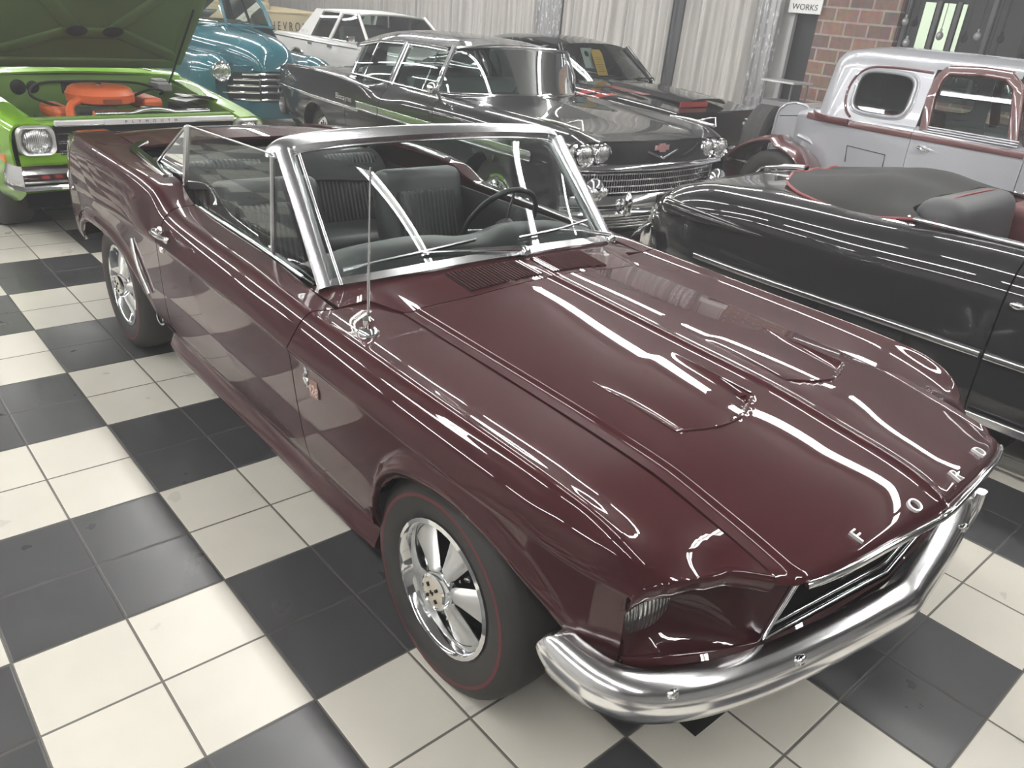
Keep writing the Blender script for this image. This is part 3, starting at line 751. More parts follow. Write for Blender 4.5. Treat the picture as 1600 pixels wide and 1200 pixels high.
# lower front panel
G = []
xl = np.linspace(-.785, .785, 60)
ylow = pc([(0, -.782), (.485, -.735), (.57, -.703), (.70, -.642), (.785, -.575)])
for x in xl:
    y = ylow(abs(x)); G.append([(x, y-.004, .531), (x, y-.016, .522), (x, y-.014, .50), (x*.985, y+.005, .46), (x*.93, y+.04, .42), (x*.86, y+.09, .37), (x*.80, y+.16, .33)])
MB().grid(G).obj('front_valance', MAROON, CAR, 60, solid=.01, ref=(0, .2, .5))
# grille
gp_ = [(-.505, -.780, .742), (-.487, -.733, .530), (0, -.788, .534), (.487, -.733, .530), (.505, -.780, .742)]
gr = MB(); gr.sweep(resamp(gp_[:2], 8), rrect(.016, .013, .005), (-.3, -1, 0)); gr.sweep(resamp(gp_[1:3], 12), rrect(.016, .018, .006), (0, -1, .3)); gr.sweep(resamp(gp_[2:4], 12), rrect(.016, .018, .006), (0, -1, .3)); gr.sweep(resamp(gp_[3:], 8), rrect(.016, .013, .005), (.3, -1, 0))
gr.sweep(resamp([(-.478, -.722, .547), (0, -.775, .551), (.478, -.722, .547)], 24), rrect(.01, .009, .003), (0, -1, .3))
GR = gr.obj('grille_frame', CHROME, CAR, 50)
cav = MB()
f = [(-.50, -.775, .74), (-.484, -.73, .53), (0, -.785, .534), (.484, -.73, .53), (.50, -.775, .74)]
bkp = [(-.48, -.60, .72), (-.47, -.60, .53), (0, -.62, .53), (.47, -.60, .53), (.48, -.60, .72)]
cav.add(f+bkp, [(0, 1, 6, 5), (1, 2, 7, 6), (2, 3, 8, 7), (3, 4, 9, 8), (5, 6, 7), (5, 7, 9), (7, 8, 9)])
cav.obj('grille_cavity', BLACK, GR, 0, fixn=False)
mg = MB()
for k in range(9): mg.tube(resamp([(-.478, -.645, .545+.019*k), (0, -.675, .548+.019*k), (.478, -.645, .545+.019*k)], 9), .0035, 6)
for k in range(34):
    x = -.47+.94*k/33; mg.box((x, -.66+.03*abs(x)/.47, .625), (.004, .006, .17))
mg.obj('grille_mesh', mat('grille_grey', (.03, .03, .03), .4), GR, 0)
bk = MB(); bk.box((0, -.705, .565), (.34, .09, .012)); bk.box((0, -.665, .60), (.34, .01, .07))
br_ = bk.obj('latch_bracket', mat('bracket_grey', (.06, .06, .06), .35), GR, 0, bevel=.004)
for x in (-.12, .12):
    MB().lathe([(.0001, .012), (.009, .010), (.011, 0), (.016, 0), (.016, -.003)], 12, Matrix.Translation((x, -.72, .573))).obj('bracket_bolt', CHROME, br_)
# bumper
bp = [(-.882, -.425, .495), (-.885, -.50, .490), (-.868, -.590, .482), (-.812, -.672, .476), (-.695, -.742, .476), (-.52, -.797, .477), (-.30, -.840, .480), (-.02, -.880, .482)]
path = catmull(bp, 8); path = path+[np.array((-p[0], p[1], p[2])) for p in path[::-1]]
sec = [(-.095, .052), (-.055, .066), (-.022, .062), (.0, .044), (.009, .016), (.008, -.014), (-.004, -.040), (-.026, -.056), (-.055, -.058), (-.055, -.046), (-.03, -.038), (-.018, -.01), (-.018, .016), (-.03, .04), (-.06, .05), (-.095, .040)]
nrm = []
for i, p in enumerate(path):
    a = path[max(0, i-1)]; b = path[min(len(path)-1, i+1)]; t = b-a; nrm.append((t[1], -t[0], 0))
nrm = [np.array(n)/np.linalg.norm(n) for n in nrm]
nrm = [n if n[1] < 0 or abs(n[0]) > .7 else -n for n in nrm]
L = np.r_[0, np.cumsum([np.linalg.norm(path[i+1]-path[i]) for i in range(len(path)-1)])]; Lt = L[-1]
scl = [min(1, .30+.70*math.sin(PI/2*min(1, min(l, Lt-l)/.05))**.6) for l in L]
bm_ = MB(); bm_.sweep(path, [(a, b) for a, b in sec], lambda i: nrm[i], scale=scl)
BUMP = bm_.obj('bumper', BCHROME, CAR, 60)
for x, y in ((-.755, -.707), (-.44, -.817), (.755, -.707), (.44, -.817)):
    MB().ball((x, y, .512), .015, 14, (1, .6, 1)).obj('bumper_bolt', CHROME, BUMP)
gd = MB(); gd.sweep(resamp([(.66, -.766, .40), (.665, -.775, .47), (.665, -.772, .53)], 8), rrect(.03, .05, .012), (0, -1, 0)); gd.obj('bumper_guard', CHROME, BUMP)
# rear bumper, tail panel and deck
rb = [(-.80, 3.45, .52), (-.80, 3.58, .51), (-.70, 3.70, .50), (-.4, 3.76, .50), (0, 3.78, .50)]
path2 = catmull(rb, 6); path2 = path2+[np.array((-p[0], p[1], p[2])) for p in path2[::-1][1:]]
MB().sweep(path2, [(-.04, .05), (0, .04), (.012, 0), (0, -.04), (-.04, -.05)], lambda i: (path2[i][0]*.7, 1, 0)).obj('bumper', CHROME, CAR, 60)
G = [[(x, 3.60+.09*(1-(x/.8)**2), z) for z in np.linspace(.36, .90, 8)] for x in np.linspace(-.79, .79, 20)]
tp = MB().grid(G).obj('tail_panel', MAROON, CAR, 180, solid=.01, ref=(0, 2, .6))
for s in (-1, 1):
    for k in range(3): MB().box((s*(.42+.09*k), 3.675-.02*k, .72), (.055, .03, .17)).obj('tail_lamp', REDP, tp, 0, bevel=.01)
G = [[(x, y, .945+.03*(1-(x/.62)**2)+(.02 if y < 3.2 else .02-.10*((y-3.2)/.5)**2)) for y in np.linspace(2.93, 3.68, 20)] for x in np.linspace(-.62, .62, 20)]
MB().grid(G).obj('trunk_lid', MAROON, CAR, 180, solid=.012, ref=(0, 3, .5))

# windshield -----------------------------------------------------------
WF = MB()
def rot_sec(sec, a): return [(x*math.cos(a)-y*math.sin(a), x*math.sin(a)+y*math.cos(a)) for x, y in sec]
for s in (-1, 1):
    p = resamp([(s*.672, .915, .862), (s*.655, 1.09, 1.058), (s*.638, 1.262, 1.240)], 10)
    WF.sweep(p, [(.030, -.022), (.036, .0), (.030, .020), (.006, .034), (-.020, .034), (-.034, .024), (-.030, -.015), (-.010, -.028)] if s < 0 else [(.030, .022), (.036, .0), (.030, -.020), (.006, -.034), (-.020, -.034), (-.034, -.024), (-.030, .015), (-.010, .028)], (s*.55, -.66, .5))
hp = catmull([(-.655, 1.295, 1.218), (-.648, 1.287, 1.245), (-.60, 1.273, 1.268), (-.45, 1.25, 1.286), (-.2, 1.229, 1.298), (0, 1.224, 1.301)], 6); hp = hp+[np.array((-p[0], p[1], p[2])) for p in hp[::-1][1:]]
WF.sweep(hp, [(-.014, -.034), (.010, -.036), (.020, -.020), (.022, .005), (.016, .030), (-.012, .036)], (0, -.45, .89))
lp = [(x, wsy(abs(x))+.004, cowl_z(x, wsy(abs(x)))+.010) for x in np.linspace(-.665, .665, 40)]
WF.sweep(lp, [(.012, .018), (.012, -.012), (-.006, -.02), (-.01, .02)], (0, -.57, .82))
WSF = WF.obj('windshield_frame', ALU, CAR, 40)
st = MB()
for s in (-1, 1):
    st.sweep(resamp([(s*.638, .875, .888), (s*.623, 1.045, 1.068), (s*.606, 1.215, 1.245)], 10), rrect(.010, .010, .003), (s*.4, -.66, .5))
st.sweep([(p[0]*.955, p[1]-.028, p[2]-.022) for p in hp[6:-6]], rrect(.008, .010, .003), (0, -.57, .8))
st.obj('reveal_molding', CHROME, WSF, 40)
bt = [(x, wsy(abs(x))+.012, cowl_z(x, wsy(abs(x)))+.018) for x in np.linspace(-.655, .655, 30)]
tpp = [(x, 1.205+.062*(abs(x)/.63)**2, 1.287-.040*(abs(x)/.62)**2) for x in np.linspace(-.63, .63, 30)]
lf = resamp([bt[0], tpp[0]], 20); rt = resamp([bt[-1], tpp[-1]], 20)
G = coons(bt, tpp, lf, rt, lambda u, v: (0, -.008*math.sin(PI*u)*math.sin(PI*v), .006*math.sin(PI*u)*math.sin(PI*v)))
MB().grid(G).obj('windshield_glass', GLASS, WSF, 180)
# mirror
# side glass, vent window, quarter glass (right side only is raised)
sgm = MB(); sgm.add([(-.703, 1.262, .886), (-.703, 2.10, .906), (-.692, 2.010, 1.212), (-.686, 1.262, 1.240)], [(0, 1, 2, 3)])
DG = [o for o in CAR.children if o.name.startswith('door')][0]
sg_ = sgm.obj('side_window', GLASS, DG, 0)
e = MB(); e.tube([(-.703, 2.10, .900), (-.692, 2.010, 1.214)], .011, 8); e.tube([(-.692, 2.010, 1.214), (-.686, 1.262, 1.242)], .0035, 6); e.obj('window_trim', ALU, sg_)
vg = MB(); vg.add([(-.703, 1.235, .884), (-.698, .965, .880), (-.682, 1.235, 1.20)], [(0, 1, 2)]); vgo = vg.obj('vent_window', GLASS, DG, 0)
e = MB(); e.tube([(-.704, 1.248, .872), (-.688, 1.248, 1.235)], .009, 8); e.tube([(-.70, .955, .876), (-.704, 1.245, .886)], .005, 6); e.obj('vent_frame', ALU, vgo)
qg = MB(); qg.add([(-.703, 2.115, .906), (-.700, 2.44, .985), (-.692, 2.04, 1.20)], [(0, 1, 2)])
QO = [o for o in CAR.children if o.name.startswith('quarter_panel')][0]
qgo = qg.obj('quarter_window', GLASS, QO, 0)
e = MB(); e.tube(catmull([(-.703, 2.44, .978), (-.699, 2.30, 1.06), (-.692, 2.045, 1.203)], 6), .006, 8); e.tube([(-.692, 2.045, 1.205), (-.703, 2.118, .90)], .006, 8); e.obj('quarter_window_frame', ALU, qgo)
# wipers
def wiper(px, arm):
    b = MB(); b.lathe([(.022, 0), (.022, .015), (.012, .03), (.001, .032)], 16, Matrix.Translation(px)); w = b.obj('wiper', CHROME, CAR)
    a = MB(); a.sweep(resamp(arm[:2], 6), rrect(.010, .016, .003), (0, -.5, .8), scale=[1.3, 1.2, 1.1, 1, .9, .8]); a.sweep(resamp(arm[1:3], 6), rrect(.005, .008, .002), (0, -.5, .8)); a.obj('wiper_arm', CHROME, w, 40)
    l = MB(); l.sweep(resamp(arm[3:], 10), [(.007, .003), (.007, -.003), (-.007, -.002), (-.007, .002)], (0, -.57, .82)); l.obj('wiper_blade', ALU, w, 0)
def gpt(x, k):   # point just in front of the windshield, k up the glass
    a = wsy(abs(x))+.012; z = cowl_z(x, wsy(abs(x)))+.018
    return np.array((x, a+(1.205+.062*(abs(x)/.63)**2-a)*k-.018, z+(1.28-z)*k+.012))
wiper((.015, .712, .955), [(.015, .712, .978), gpt(-.19, .04), gpt(-.37, .085), gpt(-.62, .05), gpt(-.37, .08), gpt(-.15, .11)])
wiper((.60, .83, .905), [(.60, .83, .93), gpt(.42, .07), gpt(.27, .10), gpt(.03, .08), gpt(.27, .10), gpt(.5, .15)])
# antenna
am = MB(); am.lathe([(.034, -.01), (.034, .004), (.026, .016), (.018, .02), (.018, .045), (.010, .05), (.004, .055)], 24, Matrix.Translation((-.735, .545, .858))); AN = am.obj('antenna', CHROME, CAR)
MB().tube([(-.735, .545, .90), (-.728, .555, 1.06)], .0045, 8).obj('antenna_mast', ALU, AN); MB().tube([(-.728, .555, 1.06), (-.715, .570, 1.335)], .0028, 8).obj('antenna_tip', ALU, AN)

# inside ------------------------------------------------------------------
tub = MB(); tub.box((0, 1.9, .25), (1.46, 2.6, .04)); 
for s in (-1, 1): tub.box((s*.70, 1.9, .55), (.03, 2.3, .62))
tub.box((0, .95, .55), (1.4, .04, .6)); tub.box((0, 3.0, .6), (1.4, .04, .66)); tub.box((0, .1, .30), (1.2, 1.6, .06)); tub.box((0, 3.3, .40), (1.3, .7, .05))
tub.obj('interior_tub', DARK, CAR, 0)
for s in (-1, 1):
    eng = MB(); eng.box((s*.55, .0, .55), (.02, 1.2, .50)); eng.obj('inner_fender', DARK, CAR, 0)
    dp = MB(); dp.grid([[(s*(.690-.02*math.sin(PI*v)), y, .36+.51*v+(.012 if y > 1 else 0)) for y in np.linspace(.99, 2.06, 10)] for v in np.linspace(0, 1, 8)]); dp.obj('door_card', PLEAT, CAR, 180, solid=.02)
def cushion(mb, cx, y0, y1, z, w, h, tilt=0):
    pass
def soft(name, c, d, parent, m, rot=(0, 0, 0), r=.05, sub=2):
    mb = MB(); mb.box((0, 0, 0), d); o = mb.obj(name, m, parent, 180)
    o.location = c; o.rotation_euler = rot
    md = o.modifiers.new('round', 'BEVEL'); md.width = r; md.segments = 4
    return o
for s in (-1, 1):
    st = soft('bucket_seat', (s*.40, 1.62, .52), (.50, .52, .16), CAR, VINYL, (-.10, 0, 0), .06)
    soft('seat_backrest', (0, .28, .25), (.50, .13, .52), st, VINYL, (-.17, 0, 0), .06)
    soft('seat_insert', (0, .215, .23), (.34, .05, .36), st, PLEAT, (-.17, 0, 0), .02)
rs = soft('rear_seat', (0, 2.38, .52), (1.24, .46, .16), CAR, VINYL, (-.08, 0, 0), .06); soft('seat_backrest', (0, .30, .22), (1.24, .14, .42), rs, PLEAT, (-.25, 0, 0), .05)
# folded top and well
ft = MB(); ft.grid([[(x, 2.62+.36*v, .80+.15*math.sin(PI*v)**.6*(1-.25*(x/.66)**4)+.012*math.sin(9*x+3*v)) for x in np.linspace(-.64, .64, 24)] for v in np.linspace(0, 1, 12)]); ft.obj('folded_top', mat('black_canvas', (.014, .014, .014), .85), CAR, 180, solid=.02)
# dash
prof = [(.90, .86), (.96, .915), (1.06, .925), (1.13, .905), (1.16, .86), (1.14, .74), (1.05, .64)]
G = []
for x in np.linspace(-.67, .67, 50):
    hmp = .035*math.exp(-((x-.36)/.20)**4)+.030*math.exp(-((x+.33)/.27)**4)
    G.append([(x, y+.02*(1-(x/.67)**2)-(.02 if i > 3 else 0)*math.exp(-((x)/.16)**4), z+(hmp if 1 <= i <= 4 else 0)*(1 if i > 1 else .6)-.02*(x/.67)**2) for i, (y, z) in enumerate(prof)])
DA = MB().grid(G).obj('dashboard', VINYL, CAR, 180, solid=.015, ref=(0, .95, .75))
for x in (.27, .45): MB().lathe([(.065, 0), (.07, .01), (.06, .015)], 24, Matrix.Translation((x, 1.165, .83)) @ Matrix.Rotation(-PI/2-.2, 4, 'X')).obj('gauge_ring', CHROME, DA)
cn = MB().box((0, 1.30, .50), (.20, .55, .22)).obj('console', VINYL, CAR, 0, bevel=.03)
SWM = Matrix.Translation((.42, 1.34, .865)) @ Matrix.Rotation(-1.10, 4, 'X')
sw = MB(); sw.tube([SWM @ Vector((.195*math.cos(a), .195*math.sin(a), 0)) for a in np.linspace(0, 2*PI, 40, endpoint=False)], .0125, 10, closed=True); SW = sw.obj('steering_wheel', VINYL, CAR)
sp_ = MB()
for a in (PI*.02, PI*.98, PI*1.5): sp_.tube([SWM @ Vector((.02*math.cos(a), .02*math.sin(a), -.03)), SWM @ Vector((.19*math.cos(a), .19*math.sin(a), 0))], .009, 8, flat=.5)
sp_.obj('wheel_spokes', ALU, SW); MB().lathe([(.055, -.05), (.055, -.02), (.035, -.005), (.001, -.002)], 24, SWM).obj('horn_pad', VINYL, SW)
MB().tube([SWM @ Vector((0, 0, -.04)), (.42, 1.10, .74)], .03, 12).obj('steering_column', VINYL, SW)
# wheels
for s in (-1, 1):
    for y, tr_ in ((0, .742), (2.743, .742)):
        wheel(CAR, (s*tr_, y, .328), s, .328, .205, .195, 'styled', stripe=REDLINE)
        iw = MB(); iw.grid([[(s*x, y+.385*math.cos(a), .33+.385*math.sin(a)) for x in (.50, .72)] for a in np.linspace(-.3, PI+.3, 24)]); iw.add([(s*.50, y, .3)]+[(s*.50, y+.385*math.cos(a), .33+.385*math.sin(a)) for a in np.linspace(-.3, PI+.3, 24)], [(0, k_+1, k_+2) for k_ in range(23)]); 
        iw.obj('wheel_well', DARK, CAR)
# exhaust badge on the rocker end
rbm = MB(); rbm.tube([(-.842, 2.16+.045*math.cos(a)*.9, .36+.030*math.sin(a)) for a in np.linspace(0, 2*PI, 24, endpoint=False)], .005, 6, closed=True); rbm.obj('rocker_badge', CHROME, CAR)
# card on the rear seat
cbd = thing('cardboard_sheet', (0, 0, 0), 0, 'tan card propped on the rear seat of the maroon convertible', 'card')
def c2w(p):
    a = math.radians(-.77); return Vector((1.145+p[0]*math.cos(a)-p[1]*math.sin(a), -3.79+p[0]*math.sin(a)+p[1]*math.cos(a), p[2]))
cbd.location = c2w((-.30, 2.30, .70)); cbd.rotation_euler = (-.35, 0, .1)
MB().box((0, 0, .10), (.30, .006, .22)).obj('card_sheet', mat('tan_card', (.28, .18, .10), .8), cbd, 0)
# ------------------------------------------------------------------ other cars
def K(*rows):  # rows: list of (y, [(x,z) ...]) stations -> control curves
    n = len(rows[0][1]); return [[(y, s[i][0], s[i][1]) for y, s in rows] for i in range(n)]
def arch(cs, base):
    """sill line with round wheel openings: list of (y, z, r)"""
    def f(y):
        for yc, zc_, r in cs:
            if abs(y-yc) < r: return max(base, zc_+math.sqrt(r*r-(y-yc)**2))
        return None
    return f
def aextra(cs):
    e = []
    for yc, zc_, r in cs:
        for a in np.linspace(0, PI, 19): e.append(round(yc-r*.9995*math.cos(a), 4))
        e += [yc-r-.002, yc+r+.002]
    return e
def put(G, name, m, car, solid=.014, ref=(0, 1.2, .5), smooth=180): return MB().grid(G).obj(name, m, car, smooth, solid=solid, ref=ref)
def strip(car, path, w, d, nrm, m=CHROME, name='side_molding', parent=None): 
    return MB().sweep(path, rrect(d, w, min(w, d)*.3), nrm).obj(name, m, parent or car, 40)
def pillar(car, p, w, d, nrm, m, name='window_pillar'): return MB().sweep(resamp(p, 8), rrect(d, w, min(w, d)*.35), nrm).obj(name, m, car, 40)
def pane(car, b, t, m=GLASS, name='side_glass', n=10, bulge=None):
    b = resamp(b, n); t = resamp(t, n); return MB().grid(coons(b, t, resamp([b[0], t[0]], n), resamp([b[-1], t[-1]], n), bulge)).obj(name, m, car, 180)
def roof(car, ys, w, e, c, m, p=2.6, name='roof', n=28, front=0.0):
    w, e, c = pc(w), pc(e), pc(c); G = []
    for t in np.linspace(-1, 1, n):
        G.append([(w(y)*t, y+front*(abs(t)**2)*max(0, 1-(y-ys[0])/.5), e(y)+(c(y)-e(y))*(1-abs(t)**p)) for y in np.linspace(ys[0], ys[1], 30)])
    return put(G, name, m, car, .03, (0, (ys[0]+ys[1])/2, .9))
def under(car, x, y0, y1, z0=.24, z1=.5):
    b = MB(); b.box((0, (y0+y1)/2, (z0+z1)/2), (2*x, y1-y0, z1-z0)); b.obj('underbody', DARK, car, 0)

# ---- black four door sedan (right behind the maroon car) ----
BLKP = mat('black_paint', (.020, .020, .021), .3, 0, 1, .015, .05)
S = thing('sedan_car', (4.25, -.35, 0), math.radians(-2.5), 'black four door sedan with twin headlights, chrome grille and wraparound windshield', 'car')
low = [(.80, .22), (.935, .29)]
def st(y, *t): return (y, list(t))
rows = [st(-.86, (.70, .36), (.80, .40), (.86, .50), (.875, .66), (.87, .80), (.82, .895), (.70, .93), (.42, .925), (0, .915)),
        st(-.70, (.75, .28), (.86, .36), (.91, .50), (.925, .68), (.915, .83), (.85, .94), (.72, .985), (.50, .952), (0, .952)),
        st(-.35, (.78, .23), (.92, .30), (.945, .50), (.955, .70), (.94, .86), (.86, .965), (.75, 1.005), (.55, .965), (0, .975)),
        st(.45, (.80, .21), (.935, .28), (.955, .50), (.965, .71), (.955, .88), (.88, .985), (.79, 1.015), (.62, 1.0), (0, 1.04)),
        st(1.2, (.80, .21), (.94, .28), (.96, .50), (.972, .72), (.965, .86), (.90, .975), (.83, 1.015), (.80, 1.02), (.78, 1.02)),
        st(1.75, (.80, .21), (.94, .28), (.965, .50), (.977, .72), (.972, .83), (.92, .93), (.84, 1.005), (.80, 1.02), (.78, 1.02)),
        st(2.1, (.80, .21), (.94, .28), (.965, .50), (.98, .72), (.968, .86), (.945, .96), (.86, .965), (.80, 1.0), (.78, 1.01)),
        st(2.45, (.80, .22), (.94, .30), (.965, .50), (.98, .72), (.965, .89), (.945, .985), (.84, .965), (.74, .99), (0, 1.03)),
        st(3.0, (.79, .25), (.93, .34), (.96, .50), (.972, .72), (.955, .89), (.935, .985), (.82, .955), (.60, .985), (0, 1.02)),
        st(3.75, (.76, .34), (.88, .42), (.92, .54), (.93, .72), (.92, .86), (.90, .945), (.78, .925), (.5, .945), (0, .965)),
        st(3.95, (.74, .38), (.86, .44), (.90, .54), (.91, .72), (.90, .84), (.885, .915), (.77, .90), (.5, .915), (0, .93))]
AR = [(0, .34, .37), (2.99, .32, .34)]
B = Shell(K(*rows), arch(AR, .2), 3)
EXT = aextra(AR)
for s in (-1, 1):
    f = put(B.panel(usamp(0, 7, 5), -.86, .80, vsam(-.86, .80, EXT, 30), s), 'front_fender', BLKP, S)
    for a, b in ((.806, 1.66), (1.666, 2.30)): put(B.panel(usamp(0, 6.6, 5), a, b, vsam(a, b, (), 18), s), 'door', BLKP, S)
    q = put(B.panel(usamp(0, 7, 5), 2.306, 3.95, vsam(2.306, 3.95, EXT, 34), s), 'quarter_panel', BLKP, S)
    strip(S, [(s*(B.P(3, y)[0]+.004), y, .725) for y in np.linspace(2.02, 3.93, 24)], .028, .016, (s, 0, 0))
    for a, b in ((-.5, .80), (.81, 1.655), (1.67, 2.06)):
        strip(S, [(s*(B.P(3.1, y)[0]+.003), y, .77) for y in np.linspace(a, b, 14)], .058, .010, (s, 0, 0), ALU, 'side_band')
        strip(S, [(s*(B.P(3.1, y)[0]+.008), y, .802) for y in np.linspace(a, b, 14)], .010, .014, (s, 0, 0)); strip(S, [(s*(B.P(3.1, y)[0]+.008), y, .738) for y in np.linspace(a, b, 14)], .010, .014, (s, 0, 0))
    strip(S, [(s*(B.P(5, y)[0]+.003), y, B.P(5, y)[2]+.004) for y in np.linspace(1.9, 3.93, 24)], .014, .010, (s, 0, .6))
    # fender spear with upright tip
    fs = MB(); fs.sweep([(s*.755, -.30, 1.008), (s*.752, -.5, 1.010), (s*.745, -.78, .998)], rrect(.022, .024, .008), (0, 0, 1), scale=[.5, 1, 1.2]); fs.sweep([(s*.745, -.60, 1.01), (s*.745, -.735, 1.055), (s*.745, -.78, 1.06), (s*.745, -.80, .995)], rrect(.012, .012, .004), (0, -.3, 1)); fs.obj('fender_spear', CHROME, f, 40)
    # twin headlight pod
    pod = MB(); M = Matrix.Translation((s*.675, -.80, .835))
    o8 = []
    for k in range(40):
        a = 2*PI*k/40; o8.append((.205*math.cos(a)*(1-.10*math.cos(2*a+PI)), (.118+.02*math.cos(2*a))*math.sin(a)*(1-.12*abs(math.sin(a)))))
    M = frame((s*.675, -.80, .835), (1, 0, 0), (0, 0, 1)); pod.prism([(x, y+.004*s*x) for x, y in o8], .05, M, .02)
    pd_ = pod.obj('headlight_bezel', ALU, S, 40)
    sh_ = MB(); sh_.prism([(x*1.06, y*1.08) for x, y in o8], .35, frame((s*.675, -.47, .84), (1, 0, 0), (0, 0, 1))); sh_.obj('headlight_pod', BLKP, S, 40)
    for dx in (-.088, .088):
        h = headlamp(pd_, (s*.675+dx, -.862, .835), .072, (0, -1, 0), .010, 'headlight')
    # bullet parking lamp pods of the bumper
    bl_ = MB(); bl_.ball((s*.70, -.93, .60), .10, 20, (1.05, .6, .9)); bl_.obj('bumper_pod', CHROME, S); 
    for dx in (-.05, .05): MB().ball((s*.70+dx, -.985, .60), .034, 14).obj('parking_lamp', LENS, S)
put(B.panel(usamp(7, 8, 14), -.86, .62, vsam(-.86, .62, (), 30), -1)+B.panel(usamp(7, 8, 14), -.86, .62, vsam(-.86, .62, (), 30), 1)[::-1], 'hood', BLKP, S)
put(B.panel(usamp(7, 8, 14), 2.72, 3.95, vsam(2.72, 3.95, (), 20), -1)+B.panel(usamp(7, 8, 14), 2.72, 3.95, vsam(2.72, 3.95, (), 20), 1)[::-1], 'trunk_lid', BLKP, S)
put(B.panel(usamp(7, 8, 10), .62, .98, vsam(.62, .98, (), 8), -1)+B.panel(usamp(7, 8, 10), .62, .98, vsam(.62, .98, (), 8), 1)[::-1], 'cowl_panel', BLKP, S)
# front face of the hood, grille and bumper
G = [[(x, -.855-.035*(1-(x/.62)**2)*math.sin(PI*v*.5)-.03*v, .922-.005*(x/.6)**2-.175*v) for v in np.linspace(0, 1, 10)] for x in np.linspace(-.62, .62, 24)]
nf = put(G, 'nose_panel', BLKP, S, ref=(0, 0, .8))
em = MB(); em.sweep([(-.17, -.915, .855), (0, -.928, .80), (.17, -.915, .855)], rrect(.010, .014, .003), (0, -1, .3)); ve = em.obj('chrome_vee', CHROME, nf, 30)
em = MB(); em.prism([(-.075, .02), (-.03, .02), (-.03, .032), (.03, .032), (.03, .02), (.075, .02), (.065, -.016), (.03, -.016), (.03, -.03), (-.03, -.03), (-.03, -.016), (-.085, -.016)], .014, frame((0, -.905, .872), (1, 0, 0), (0, .2, 1)), .003); em.obj('nose_emblem', mat('emblem_rose', (.45, .25, .25), .3, .5), nf, 30)
gf = MB()
def gy(x): return -.93+.10*(x/.80)**2
xs = np.linspace(-.80, .80, 25)
gf.sweep([(x, gy(x)-.015, .742-.0*abs(x)) for x in xs], rrect(.04, .050, .015), (0, -1, .4)); GF = gf.obj('grille_bar', CHROME, S, 40)
sl = MB()
for k in range(5): sl.sweep([(x*(.92-.0*k), gy(x), .695-.045*k) for x in xs], rrect(.012, .010, .003), (0, -1, 0))
sl.obj('grille_slats', ALU, GF, 40)
vb = MB()
for k in range(64):
    x = -.73+1.46*k/63; vb.box((x, gy(x)+.012, .60), (.006, .012, .21))
vb.obj('grille_verticals', ALU, GF, 0)
MB().box((0, -.80, .60), (1.56, .02, .26)).obj('grille_back', BLACK, GF, 0)
bp = MB(); pth = [(x, -1.0+.16*(abs(x)/.93)**3, .475) for x in np.linspace(-.93, .93, 31)]
bp.sweep(pth, [(-.06, .075), (0, .07), (.02, .045), (.008, .03), (.0, .0), (.008, -.02), (-.005, -.05), (-.03, -.075), (-.07, -.07)], lambda i: (pth[i][0]*.35, -1, 0)); BU = bp.obj('bumper', CHROME, S, 40)
for s in (-1, 1):
    g = MB(); g.ball((s*.42, -1.02, .50), .06, 16, (.7, .7, 1.5)); g.obj('bumper_guard', CHROME, BU)
lp_ = MB()
for k in range(4): lp_.sweep([(x, -.985+.12*(abs(x)/.8)**3, .385-.022*k) for x in np.linspace(-.78, .78, 15)], rrect(.012, .014, .004), (0, -1, 0))
lp_.obj('bumper_ribs', ALU, BU, 40)
rb_ = MB(); pth2 = [(x, 4.02-.14*(abs(x)/.93)**3, .52) for x in np.linspace(-.95, .95, 31)]
rb_.sweep(pth2, [(-.06, .09), (0, .08), (.025, 0), (0, -.08), (-.06, -.09)], lambda i: (pth2[i][0]*.3, 1, 0)); rb_.obj('bumper', CHROME, S, 40)
put([[(x, 3.955+.02*(1-(x/.88)**2), z) for z in np.linspace(.40, .92, 6)] for x in np.linspace(-.90, .90, 16)], 'tail_panel', BLKP, S, ref=(0, 2, .6))
